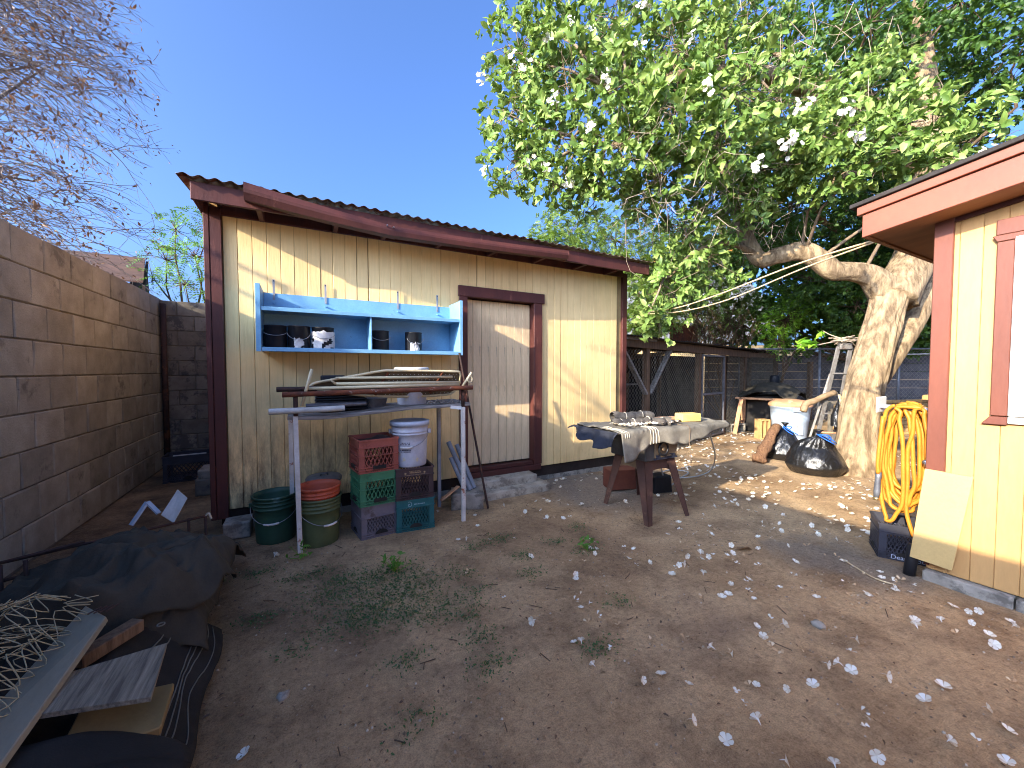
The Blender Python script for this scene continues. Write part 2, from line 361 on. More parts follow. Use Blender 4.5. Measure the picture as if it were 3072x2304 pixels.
def ground_material():
    m, n, b = base('dirt')
    pos = n.n('NewGeometry').outputs['Position']
    big = n.noise(pos, .55, 5, .6, .4); mid = n.noise(pos, 2.6, 7, .65); fine = n.noise(pos, 30, 6, .75); grit = n.noise(pos, 150, 3, .8)
    col = n.ramp(big, [(.30, lin((170, 137, 104))), (.42, lin((198, 164, 124))), (.52, lin((218, 184, 142))), (.68, lin((160, 134, 108)))])
    col = n.mix(n.ramp(mid, [(.47, 0.), (.64, .6)]), col, lin((128, 102, 78)))
    sep = n.n('SeparateXYZ'); n.l(pos, sep.inputs[0])
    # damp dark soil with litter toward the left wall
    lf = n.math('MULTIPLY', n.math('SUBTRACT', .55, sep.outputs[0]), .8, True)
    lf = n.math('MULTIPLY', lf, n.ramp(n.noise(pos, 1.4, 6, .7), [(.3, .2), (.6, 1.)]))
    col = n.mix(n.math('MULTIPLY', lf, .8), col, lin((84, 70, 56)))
    # grey ash patch by the saw and by the house corner
    def patch(cx, cy, rad):
        dx = n.math('SUBTRACT', sep.outputs[0], cx); dy = n.math('SUBTRACT', sep.outputs[1], cy)
        d = n.math('SQRT', n.math('ADD', n.math('MULTIPLY', dx, dx), n.math('MULTIPLY', dy, dy)))
        d = n.math('ADD', d, n.math('MULTIPLY', n.math('SUBTRACT', mid, .5), 1.1))
        return n.ramp(n.math('DIVIDE', d, rad), [(.55, 1.), (1., 0.)])
    col = n.mix(n.math('MULTIPLY', patch(3.2, 3.6, .95), .7), col, lin((128, 124, 120)))
    col = n.mix(n.math('MULTIPLY', patch(3.55, 1.35, .5), .6), col, lin((132, 126, 118)))
    col = n.mix(.75, col, n.ramp(fine, [(.28, .42), (.5, .92), (.75, 1.15)]), 'MULTIPLY')
    col = n.mix(.7, col, n.ramp(grit, [(.35, .5), (.5, .95), (.7, 1.2)]), 'MULTIPLY')
    sp = n.n('TexVoronoi'); sp.inputs['Scale'].default_value = 46; n.l(pos, sp.inputs['Vector'])
    pe = n.ramp(sp.outputs['Distance'], [(.0, 1.), (.16, 1.), (.2, 0.)])
    pick = n.ramp(n.noise(pos, 45, 1), [(.6, 0.), (.62, 1.)])
    col = n.mix(n.math('MULTIPLY', n.math('MULTIPLY', pe, pick), .5), col, lin((196, 180, 160)))
    n.l(col, b.inputs['Base Color']); b.inputs['Roughness'].default_value = .95; b.inputs['Specular IOR Level'].default_value = .15
    hgt = n.math('ADD', n.math('MULTIPLY', fine, 1.0), n.math('MULTIPLY', grit, .35)); hgt = n.math('ADD', hgt, n.math('MULTIPLY', mid, 1.5))
    bp = n.n('Bump'); bp.inputs['Strength'].default_value = 1.; bp.inputs['Distance'].default_value = .035
    n.l(hgt, bp.inputs['Height']); n.l(bp.outputs[0], b.inputs['Normal'])
ground_material()

def bagmat():
    m, n, b = base('bag_black')
    tc = n.n('TexCoord').outputs['Object']
    b.inputs['Base Color'].default_value = lin((26, 26, 27)); b.inputs['Roughness'].default_value = .22; b.inputs['Specular IOR Level'].default_value = .6
    bp = n.n('Bump'); bp.inputs['Strength'].default_value = .7; bp.inputs['Distance'].default_value = .03
    n.l(n.noise(n.map(tc, (1, 1, .45)), 9, 6, .6, 1.2), bp.inputs['Height']); n.l(bp.outputs[0], b.inputs['Normal'])
bagmat()
# ================================================================ GROUND
def axis(a, b, st, far):
    x = list(np.arange(a, b+1e-6, st)); k = st
    lo = []; hi = []; p = a
    while p > -far: k *= 1.35; p -= k; lo.append(p)
    k = st; p = b
    while p < far: k *= 1.35; p += k; hi.append(p)
    return lo[::-1]+x+hi
gx = axis(-2, 6.5, .045, 220); gy = axis(.1, 5, .045, 220)
V = []; Fc = []
for x in gx:
    for y in gy: V.append((x, y, gz(x, y)))
ny = len(gy)
for i in range(len(gx)-1):
    for j in range(ny-1):
        a = i*ny+j; Fc.append((a, a+ny, a+ny+1, a+1))
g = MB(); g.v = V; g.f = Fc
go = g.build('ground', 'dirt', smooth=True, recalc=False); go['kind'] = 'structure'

# ================================================================ BLOCK WALLS
def blockmesh(name, size, mat, seed, bev=.007):
    b = MB().box((0, 0, 0), size); me = b.mesh(name, mat, bevel=bev)
    r = random.Random(seed)
    for v in me.vertices: v.co += Vector((r.uniform(-1, 1), r.uniform(-1, 1), r.uniform(-1, 1)))*.0022
    return me
lw = thing('block_wall', 'tall weathered concrete block wall running back along the left side', 'wall', (-1.92, 4, 0))
MB().ab((-2.005, -9, 0), (-1.832, 7.6, 2.495)).ab((-2.005, -9, 2.4955), (-1.832, 2.3, 2.54)).build('mortar_core', 'mortar', lw)  # second box: unseen raised strip, added to lift the shadow edge on the house
bm_ = [blockmesh('block', (.2, .402, .267), 'block', i) for i in range(4)]
for r_ in range(9):
    z = 2.51-.277*(r_+.5)
    y = 2.2+(.11 if r_ % 2 else .32)+random.uniform(-.01, .01)
    while y < 7.3:
        o = piece('block', random.choice(bm_), (-1.92+random.uniform(-.003, .003), y+.205, z), lw)
        y += .412
bw = thing('block_wall', 'grey concrete block wall closing the gap behind the shed', 'wall', (-.7, 7.55, 0))
MB().ab((-1.85, 7.465, 0), (.4, 7.64, 2.47)).build('mortar_core', 'mortar', bw)
bm2 = [blockmesh('block', (.39, .2, .213), 'block_grey', 20+i) for i in range(3)]
for r_ in range(11):
    z = 2.48-.222*(r_+.5); x = -1.83+(.0 if r_ % 2 else -.2)
    while x < .3:
        if x > -1.9: piece('block', random.choice(bm2), (x+.2, 7.55, z), bw)
        else: piece('block', bm2[0], (x+.3, 7.55, z), bw, scale=(.48, 1, 1))
        x += .4
t = MB().tube([(-1.77, 7.38, 0), (-1.77, 7.38, 2.42)], .035, 10).build('pole', 'rust_dark', smooth=True, loc=(-1.77, 7.38, 0))
tag(t, 'dark thin pole standing in the corner where the block walls meet', 'pole')

# ================================================================ SHED
YW = 4.227
sh = thing('shed', 'cream yellow wooden shed with maroon trim and corrugated metal roof', 'shed', (1.75, 5.5, 0))
MB().ab((-.68, YW+.012, .2), (1.66, YW+.07, 2.86)).ab((2.62, YW+.012, .2), (4.16, YW+.07, 2.86)).ab((1.66, YW+.012, 2.33), (2.62, YW+.07, 2.86)).build('wall', 'groove', sh)
MB().ab((-.70, YW+.07, .2), (-.64, 7.2, 3.1)).ab((4.12, YW+.07, .2), (4.18, 7.2, 3.1)).ab((-.7, 7.14, .2), (4.18, 7.2, 3.2)).build('wall', 'house_yellow', sh)
fullb = MB().box((0, 0, 1.515), (.1075, .024, 2.63)).mesh('siding_board', 'siding', bevel=.003)
shortb = MB().box((0, 0, 2.62), (.1075, .024, .42)).mesh('siding_board', 'siding', bevel=.003)
x = -.655+.11
for i in range(42):
    cx = -.545+.11*i
    if cx > 4.12: break
    piece('siding_board', shortb if 1.64 < cx < 2.66 else fullb, (cx+(.0016 if i % 11 == 0 else 0), YW+.004+random.uniform(-.002, .002), 0), sh, scale=(.95, 1, 1) if i % 11 in (0, 10) else None)
# corner trims, frieze, sill beam, foundation
def tb(a, b, name='trim_board', mat='maroon', bev=.004, par=sh): return MB().ab(a, b).build(name, mat, par, bevel=bev)
tb((-.725, YW-.045, .13), (-.685, YW+.06, 2.9)); tb((-.682, YW-.042, .13), (-.60, YW-.008, 2.86))
tb((4.115, YW-.03, .17), (4.20, YW+.06, 2.86))
tb((-.60, YW-.034, 2.80), (4.114, YW-.009, 2.95), 'frieze_board')
tb((-.66, YW+.02, .06), (4.13, YW+.10, .198), 'sill_beam', 'dark_wood')
fb = blockmesh('foundation_block', (.39, .14, .13), 'concrete', 55)
x = -.66
while x < 4.0:
    piece('foundation_block', fb, (x+.2, YW+.09, .0), sh); x += .4
# rafter tails, fascia, roof sheets
for xr in (-.3, .3, .75, 1.32, 1.95, 2.57, 3.2, 3.75):
    MB().ab((xr-.02, 3.905, 2.79), (xr+.02, YW-.035, 2.905)).build('rafter_tail', 'maroon', sh, bevel=.004)
tb((-.745, 3.872, 2.785), (1.72, 3.9, 2.925), 'fascia_board'); tb((1.723, 3.872, 2.785), (4.29, 3.9, 2.925), 'fascia_board')
tb((-.745, 3.902, 2.80), (-.718, 7.3, 2.93), 'fascia_board')
def sheet(x0, x1, z0):
    n = int((x1-x0)/.012)
    def f(u, v):
        X = x0+(x1-x0)*u; Y = 3.82+3.5*v
        return (X, Y, z0+.10*(Y-3.82)+.010*math.sin(2*math.pi*X/.10)+.004*nz(X, Y, 0, 2))
    return MB().grid(f, n, 6)
for i, (a, b) in enumerate([(-.82, .22), (.14, 1.18), (1.1, 2.14), (2.06, 3.1), (3.02, 4.36)]):
    sheet(a, b, 2.949+(.004 if i % 2 else 0)).build('roof_sheet', 'roof_metal', sh, smooth=True, recalc=False, solid=.0015)
# door
dr = MB().ab((1.685, YW+.085, .29), (2.60, YW+.12, 2.30)).build('door', 'dark_wood', sh)
dbm = MB().box((0, 0, 1.295), (.109, .012, 1.99)).mesh('door_board', 'door_wood', bevel=.003)
for i in range(8): piece('door_board', dbm, (1.744+.1135*i, YW+.078, 0), dr)
tb((1.59, YW-.042, .24), (1.69, YW-.012, 2.30), 'door_frame'); tb((2.595, YW-.042, .24), (2.715, YW-.012, 2.30), 'door_frame')
tb((1.58, YW-.046, 2.302), (2.75, YW-.010, 2.425), 'door_frame')
tb((1.66, YW-.010, .27), (1.684, YW+.12, 2.30), 'door_jamb'); tb((2.602, YW-.010, .27), (2.626, YW+.12, 2.30), 'door_jamb')
tb((1.685, YW-.008, 2.306), (2.601, YW+.12, 2.33), 'door_jamb')
tb((1.60, YW-.05, .17), (2.70, YW+.075, .238), 'door_sill'); tb((1.691, YW-.02, .24), (2.594, YW+.07, .285), 'door_sill')
# gutter (fallen forward and sagging at its joint)
def gutter(p, q, tilt0, tilt1, h0, h1, name):
    prof = [(.0, .5), (.0, -.5), (-.8, -.5), (-1.0, -.1), (-1.0, .1), (-.8, .5), (-.7, .5), (-.9, .1), (-.72, -.42), (-.06, -.42), (-.06, .5)]
    m = MB(); n = 24
    for i in range(n+1):
        u = i/n; c = Vector(p).lerp(Vector(q), u); c.z -= .012*math.sin(math.pi*u); a = tilt0+(tilt1-tilt0)*u; h = h0+(h1-h0)*u
        for y, z in prof:
            Y, Z = y*h*.8, z*h
            m.v.append((c.x, c.y+Y*math.cos(a)-Z*math.sin(a), c.z+Y*math.sin(a)+Z*math.cos(a)))
    k = len(prof)
    for i in range(n):
        for j in range(k-1): m.f.append((i*k+j, i*k+j+1, (i+1)*k+j+1, (i+1)*k+j))
    return m
gu = thing('gutter', 'maroon rain gutter sagging loose from the front eave of the shed', 'gutter', (1.2, 3.8, 2.8))
gutter((-.39, 3.866, 2.90), (.80, 3.85, 2.755), R(8), R(-12), .135, .10, 'a').build('gutter_length', 'maroon', gu, recalc=False)
gutter((.74, 3.846, 2.757), (2.84, 3.868, 2.84), R(-12), R(0), .096, .10, 'b').build('gutter_length', 'maroon', gu, recalc=False)
MB().tube([(.77, 3.80, 2.80), (.775, 3.74, 2.79)], .006, 6).tube([(.72, 3.80, 2.80), (.715, 3.745, 2.80)], .006, 6).build('screw', 'steel', gu)

# ================================================================ BLUE CABINET
cb = thing('wall_cabinet', 'long blue open wooden cabinet hung on the shed wall left of the door', 'cabinet', (.58, 4.1, 1.62))
YF = 3.885; YB = YW-.012
MB().ab((-.325, YF, 1.62), (-.302, YB, 2.175)).build('side_panel', 'blue_paint', cb, bevel=.003)
MB().ab((1.475, YF, 1.62), (1.498, YB, 2.185)).build('side_panel', 'blue_paint', cb, bevel=.003)
MB().ab((-.3, YB-.018, 1.64), (1.473, YB-.002, 2.16)).build('back_panel', 'blue_paint', cb)
MB().ab((-.3, YF+.004, 1.622), (1.473, YB-.02, 1.640)).build('shelf', 'blue_paint', cb, bevel=.002)
MB().ab((-.3, YF+.004, 1.968), (1.473, YB-.02, 1.984)).build('shelf', 'blue_paint', cb, bevel=.002)
MB().ab((.575, YF+.01, 1.642), (.591, YB-.02, 1.966)).build('divider', 'blue_paint', cb, bevel=.002)
MB().ab((-.3, YF-.008, 1.613), (1.474, YF+.002, 1.648)).build('lip', 'blue_paint', cb, bevel=.002)
MB().ab((-.3, YF-.008, 1.958), (1.474, YF+.002, 1.992)).build('lip', 'blue_paint', cb, bevel=.002)
MB().ab((-.338, YF-.012, 1.61), (-.302, YF-.001, 2.18)).build('edge_strip', 'blue_paint', cb, bevel=.002)
MB().ab((1.475, YF-.012, 1.61), (1.508, YF-.001, 2.19)).build('edge_strip', 'blue_paint', cb, bevel=.002)
for xb in (-.22, .21, .90, 1.33):
    h = MB().ab((xb-.009, YB-.024, 2.10), (xb+.009, YB-.0185, 2.285)).build('hanger_strap', 'pvc_grey', cb)
    MB().tube([(xb, YB-.026, 2.272), (xb, YB-.024, 2.272)], .006, 8).build('screw_hole', 'ink_dark', h)
    MB().tube([(xb, YB-.045, 2.07), (xb, YB-.019, 2.07)], .008, 8).build('bolt', 'blue_paint', cb)
# paint cans in the cabinet
def can(x, y, r, h, label, paper=0, handle=1):
    z0 = 1.6415
    c = thing('bucket', label, 'bucket', (x, y, z0), 'small black buckets in the blue cabinet')
    MB().lathe([(0, z0), (r*.95, z0), (r, z0+.01), (r, z0+h-.012), (r*1.03, z0+h-.010), (r*1.03, z0+h), (r*.98, z0+h), (r*.96, z0+h-.02), (r*.96, z0+.03), (0, z0+.03)], (x, y, 0), 28).build('body', 'black_plastic', c, smooth=True, bevel=0)
    if handle:
        pts = [(x-r*1.04*math.cos(a)+0, y-r*.85-.01-.02*math.sin(a), z0+h*.72-.07*math.sin(a)*handle) for a in np.linspace(0.15, math.pi-.15, 12)]
        MB().tube(pts, .0025, 5).build('handle', 'steel', c, smooth=True)
    if paper:
        rr = random.Random(int(x*100))
        def f(u, v):
            a = math.pi*(1.5-.55*paper+1.1*paper*u); jag = .02*nz(u*9, v*5, x)
            return (x+(r+.004+.012*abs(nz(u*4, v*4, 3+x)))*math.cos(a), y+(r+.004+.014*abs(nz(u*5, v*4, 3)))*math.sin(a), z0+.004+(h*(.78 if paper > .6 else .42)+jag)*v)
        m = MB().grid(f, 22, 10)
        m.f = [q for q in m.f if mn.noise(Vector(m.v[q[0]])*22) < .36]
        m.build('torn_label', 'paper_white', c, smooth=True, recalc=False)
    return c
can(-.205, 4.03, .086, .205, 'black bucket at the left end of the blue cabinet', 0, .5)
can(-.022, 4.03, .090, .208, 'plain black bucket second from left in the blue cabinet', .25, 1)
can(.175, 4.02, .092, .205, 'black bucket wrapped in torn white label in the blue cabinet', .95, .7)
can(.685, 4.03, .086, .200, 'black bucket just right of the blue cabinet divider', 0, .6)
can(1.02, 4.03, .084, .200, 'black bucket with peeling white scrap, last in the blue cabinet', .35, 1)

# ================================================================ STEPS
stp = thing('concrete_steps', 'two rough concrete steps below the shed door', 'steps', (2.15, 4.0, 0))
def rough(a, b, name, mat, par, s=.008, sub=.05, seed=0):
    """box with uneven, chipped faces"""
    bm = bmesh.new(); bmesh.ops.create_cube(bm, size=1)
    c = [(a[i]+b[i])/2 for i in range(3)]; d = [abs(b[i]-a[i]) for i in range(3)]
    for v in bm.verts: v.co = Vector((v.co.x*d[0], v.co.y*d[1], v.co.z*d[2]))
    bmesh.ops.subdivide_edges(bm, edges=bm.edges, cuts=7, use_grid_fill=True)
    for v in bm.verts:
        p = Vector(v.co)+Vector(c); n = Vector((mn.noise(p*6+Vector((seed, 0, 0))), mn.noise(p*6+Vector((9, seed, 0))), mn.noise(p*6+Vector((0, 5, seed)))))
        v.co += n*s
        cn = sum(1 for i in range(3) if abs(abs(v.co[i])-d[i]/2) < s*1.5)
        if cn >= 2: v.co *= 1-.02*abs(mn.noise(p*9))-.008
    me = bpy.data.meshes.new(name); bm.to_mesh(me); bm.free(); me.materials.append(MATS[mat])
    me.polygons.foreach_set('use_smooth', [True]*len(me.polygons))
    o = bpy.data.objects.new(name, me); COL.objects.link(o)
    if par: o.parent = par; o.location = Vector(c)-rootloc(par)
    else: o.location = c
    return o
rough((1.72, 3.84, -.03), (2.62, 4.13, .085), 'step', 'concrete_pale', stp, .012)
rough((1.66, 3.985, .02), (2.52, 4.19, .175), 'step', 'concrete_pale', stp, .012, seed=4)

def cinder(name, loc, rz, size, label, mat='concrete', holes='y', group=None):
    c = thing(name, label, 'block', loc, group); L, W, H = size; m = MB(); rt = rotz(rz); t_ = .032
    def bb(ce, si): m.box(rt @ Vector(ce)+Vector(loc), si, rt)
    # two cells seen through axis 'y' (lying) : shells top/bottom, three webs
    bb((0, 0, t_/2), (L, W, t_)); bb((0, 0, H-t_/2), (L, W, t_))
    for k in (-1, 0, 1): bb((k*(L/2-t_/2), 0, H/2), (t_, W, H-2*t_))
    m.build('body', mat, c, bevel=.004)
    return c
# block lying on the dirt in front of the steps: solid faces toward us
cbk = rough((1.36, 3.70, -.01), (1.70, 3.95, .17), 'concrete_block', 'concrete', None, .006, seed=8); cbk.rotation_euler.z = R(-20)
tag(cbk, 'grey concrete block lying beside the steps under leaning grey pipes', 'block')

# ================================================================ RACK
rk = thing('metal_rack', 'makeshift rack with white metal legs and weathered plank top before the shed', 'rack', (.65, 3.7, 0))
def leg(x, y, z1, x1=None, y1=None, mat='white_rust'):
    return MB().beam((x, y, -.02), (x1 if x1 is not None else x, y1 if y1 is not None else y, z1), .036, .036, (0, 1, 0)).build('leg', mat, rk, bevel=.003)
leg(-.04, 3.47, 1.09, -.055); leg(1.34, 3.45, 1.10); leg(-.10, 3.95, 1.06); leg(1.26, 3.95, 1.06, mat='pvc_grey')
for (xx, zz, z2) in ((-.052, 1.092, 1.27), (1.342, 1.103, 1.285)):
    MB().tube([(xx, 3.455, zz), (xx, 3.455, z2)], .017, 10).build('rusty_post', 'rust_dark', rk, smooth=True)
MB().beam((1.22, 3.47, 1.105), (1.33, 3.46, 1.09), .02, .03).build('corner_brace', 'white_paint', rk)
def plank(y0, y1, dip, x0, x1, zb, seed):
    def f(u, v):
        X = x0+(x1-x0)*u; a = 2*math.pi*v
        sag = -dip*math.exp(-((u-.22)/.22)**2)+.035*u+.006*nz(X, y0, seed, 4)
        hy = (y1-y0)/2; yy = (y0+y1)/2
        sq = max(abs(math.cos(a)), abs(math.sin(a)))
        return (X, yy+hy*math.cos(a)/sq, zb+sag+.014*math.sin(a)/sq+.004*nz(X, v*6, seed, 9))
    return MB().grid(f, 40, 16)
for i, (a, b) in enumerate([(3.46, 3.60), (3.61, 3.76), (3.77, 3.95)]):
    plank(a, b, .03, -.11, 1.42, 1.088+.004*i, i*7).build('top_plank', 'grey_wood', rk, smooth=True)
def rod(name, label, p, q, r, mat, cat='pipe', n=10, hollow=True, extra=None, group=None):
    o = thing(name, label, cat, tuple(Vector(p)), group)
    p = Vector(p); q = Vector(q); d = (q-p).normalized()
    pts = [p.lerp(q, i/6)+Vector((0, 0, .004*nz(i*.7, p.x, p.z))) for i in range(7)]
    m = MB().tube(pts, r, n, caps=False)
    if hollow:
        m.tube(pts[::-1], r*.8, n, caps=False)
    m.build('tube', mat, o, smooth=True, recalc=False)
    e = MB()
    for s_, c in ((-1, p), (1, q)):
        e.tube([c-d*s_*.004, c+d*s_*.001], r*.79 if hollow else r, n)
    e.build('end', 'dark_void' if hollow else mat, o)
    return o
rod('pipe', 'long rusty pipe across the front of the rack with white flecks', (-.14, 3.43, 1.262), (1.43, 3.43, 1.285), .021, 'rust')
rod('pipe', 'shorter rust brown pipe stub behind the rusty rail at left', (-.18, 3.50, 1.30), (.10, 3.50, 1.303), .02, 'rust_dark')
rod('pipe', 'pale grey conduit lying on the left end of the rack', (-.23, 3.44, 1.135), (.30, 3.44, 1.14), .024, 'pvc_white')
rod('pipe', 'dark capped conduit behind the pale conduit on the rack', (.02, 3.52, 1.163), (.48, 3.54, 1.163), .018, 'galv')
# ironing board lying on its edge on the rack
ib = thing('ironing_board', 'cream metal ironing board lying on its side across the rack', 'ironing board', (.7, 3.55, 1.2))
top = [(.05, 1.315), (.09, 1.345), (.20, 1.368), (.40, 1.405), (.60, 1.442), (.72, 1.448), (1.27, 1.438), (1.325, 1.428), (1.345, 1.40)]
bot = [(1.345, 1.29), (1.30, 1.235), (1.22, 1.21), (.85, 1.205), (.56, 1.22), (.35, 1.245), (.14, 1.285), (.06, 1.30)]
def ibp(x, z): return (x, 3.50+.55*(1.46-z), z)
poly = [ibp(x, z) for x, z in top+bot]
MB().prism(poly, (0, .012, .006)).build('deck', 'deck_tan', ib)
rim = [Vector(ibp(x, z)) for x, z in cr([(x, z) for x, z in top+bot+[top[0]]], 4)]
MB().tube([p+Vector((0, -.006, 0)) for p in rim], .0115, 8).build('rim', 'cream_metal', ib, smooth=True)
for xa in (.62, 1.12): MB().beam(Vector(ibp(xa+.04, 1.43))+Vector((0, -.012, 0)), Vector(ibp(xa-.05, 1.23))+Vector((0, -.012, 0)), .02, .014).build('cross_rib', 'rust', ib)
MB().tube([ibp(.24, 1.37)[:1]+(3.49, 1.385), (1.25, 3.49, 1.388)], .012, 8).build('rail', 'cream_metal', ib, smooth=True)
MB().tube([(.24, 3.46, 1.338), (1.32, 3.46, 1.336)], .014, 8).tube([(.24, 3.46, 1.338), (.2, 3.47, 1.37), (.26, 3.49, 1.385)], .012, 8).build('folded_leg', 'cream_metal', ib, smooth=True)
MB().tube([(.03, 3.45, 1.305), (1.3, 3.45, 1.315)], .014, 8).build('folded_leg', 'cream_metal', ib, smooth=True)
hol = MB(); mI = Matrix.Rotation(R(90-28), 3, 'X')
for row in range(8):
    for k in range(18):
        xx = .66+.037*k+.018*(row % 2); zz = 1.232+.026*row
        if xx < 1.31 and zz < 1.43: hol.disc(.0042, Vector(ibp(xx, zz))+Vector((0, -.0015, -.001)), 6, mI)
hol.build('vent_hole', 'paper_white', ib, recalc=False, kind='stuff')
MB().tube([(-.01, 3.44, 1.17), (.065, 3.42, 1.46)], .012, 8).build('foot_bar', 'cream_metal', ib, smooth=True)
MB().tube([(1.335, 3.44, 1.30), (1.42, 3.42, 1.43)], .013, 8).tube([(1.40, 3.42, 1.40)]+[(1.40+.025*math.sin(a), 3.42, 1.365+.03*math.cos(a)) for a in np.linspace(0, 5, 9)], .006, 6).build('foot_bar', 'cream_metal', ib, smooth=True)
# white bucket with lid on the rack
def bucket(name, label, x, y, z0, rt_, rb, h, mat, lid=None, handle=0, rings=(.62, .72, .80), group=None, inner='dark_void', cat='bucket'):
    b = thing(name, label, cat, (x, y, z0), group)
    P = [(0, z0+.004), (rb*.97, z0), (rb, z0+.008)]
    for q in np.linspace(.1, .55, 4): P.append((rb+(rt_-rb)*q, z0+h*q))
    for q in rings:
        r0 = rb+(rt_-rb)*q; P += [(r0, z0+h*(q-.010)), (r0+.006, z0+h*(q-.005)), (r0+.006, z0+h*(q+.006)), (r0, z0+h*(q+.012))]
    P += [(rt_, z0+h*.95), (rt_+.008, z0+h*.955), (rt_+.009, z0+h), (rt_-.004, z0+h), (rt_-.012, z0+h*.9), (rb-.008, z0+.04), (0, z0+.035)]
    MB().lathe(P, (x, y, 0), 40).build('body', mat, b, smooth=True)
    if lid:
        l_ = MB().lathe([(rt_+.006, z0+h*.93), (rt_+.014, z0+h*.93), (rt_+.014, z0+h+.008), (rt_-.002, z0+h+.014), (rt_-.014, z0+h+.008), (rt_-.018, z0+h+.004), (0, z0+h+.005)], (x, y, 0), 40).build('lid', lid, b, smooth=True)
    if handle:
        zz = z0+h*.78; r0 = rt_+.012; a0 = handle
        pts = []
        for q in np.linspace(0, math.pi, 16):
            px = -r0*math.cos(q); py = -(r0+.005)*math.sin(q)*.9 if True else 0
            pts.append(Vector((x, y, 0))+rotz(a0) @ Vector((px, py-.004, 0))+Vector((0, 0, zz-.13*math.sin(q))))
        MB().tube(pts, .0028, 6).build('handle', 'steel', b, smooth=True)
        MB().tube([pts[6]+Vector((0, -.002, -.001)), pts[7], pts[8], pts[9]+Vector((0, -.002, 0))], .009, 8).build('grip', 'paper_white', b, smooth=True)
        for s_ in (0, -1): MB().box(pts[s_], (.03, .03, .04)).build('ear', mat, b, bevel=.004)
    return b
bucket('bucket', 'white lidded bucket standing behind the ironing board on the rack', .93, 3.75, 1.106, .15, .135, .36, 'bucket_white', 'white_paint')
# stack of dark trays
tr = thing('tray_stack', 'stack of dark blue nursery trays at the left on the rack', 'trays', (.30, 3.72, 1.1))
for i in range(7):
    MB().box((.30+random.uniform(-.01, .01), 3.75, 1.117+.021*i), (.42, .26, .013), rotz(random.uniform(-.05, .05)), .96).build('tray', 'black_plastic', tr, bevel=.003)
tb2 = MB().box((.24, 3.82, 1.335), (.20, .12, .14)); o = tb2.build('box', 'black_plastic', bevel=.01, loc=(.24, 3.82, 1.264)); tag(o, 'small dark box behind the tip of the ironing board', 'box')
pt = MB().lathe([(.10, 1.108), (.12, 1.19), (.125, 1.195), (.115, 1.195), (0, 1.12)], (.58, 3.76, 0), 24).build('tub', 'galv', smooth=True, loc=(.58, 3.76, 1.108)); tag(pt, 'grey blue shallow tub under the ironing board on the rack', 'tub')
pt = MB()
for i in range(5): pt.tube(cr([(1.0+.07*i, 3.50, 1.137), (1.03+.07*i, 3.485, 1.165+.01*(i % 2)), (1.08+.06*i, 3.50, 1.14)], 4), .007, 6)
tag(pt.build('cord', 'grey_wood', smooth=True, loc=(1.1, 3.5, 1.12)), 'knotted grey cord bundled on the right end of the plank', 'cord')

# leaning things at the right end of the rack
rod('pipe', 'longest grey pipe leaning behind the rack, middle of three', (1.56, 3.80, .17), (1.40, 4.05, .66), .026, 'pvc_grey')
rod('pipe', 'grey pipe leaning right of the other two behind the rack', (1.62, 3.84, .17), (1.50, 4.06, .62), .026, 'pvc_grey')
rod('pipe', 'short grey pipe stub leaning left of the other two', (1.50, 3.80, .17), (1.40, 3.98, .50), .022, 'pvc_grey')
rod('rebar', 'thin rusty bar leaning upright against the blue cabinet', (1.69, 3.64, .0), (1.44, 3.80, 1.63), .012, 'rust_dark', 'bar', 6, False)
o = MB().box((1.30, 3.72, .20), (.24, .05, .014), Matrix.Rotation(R(-24), 3, 'Y') @ rotz(.3)).build('stick', 'tan_wood', loc=(1.3, 3.72, .15), bevel=.003); tag(o, 'short pale stick poking out beside the brown crate', 'stick')

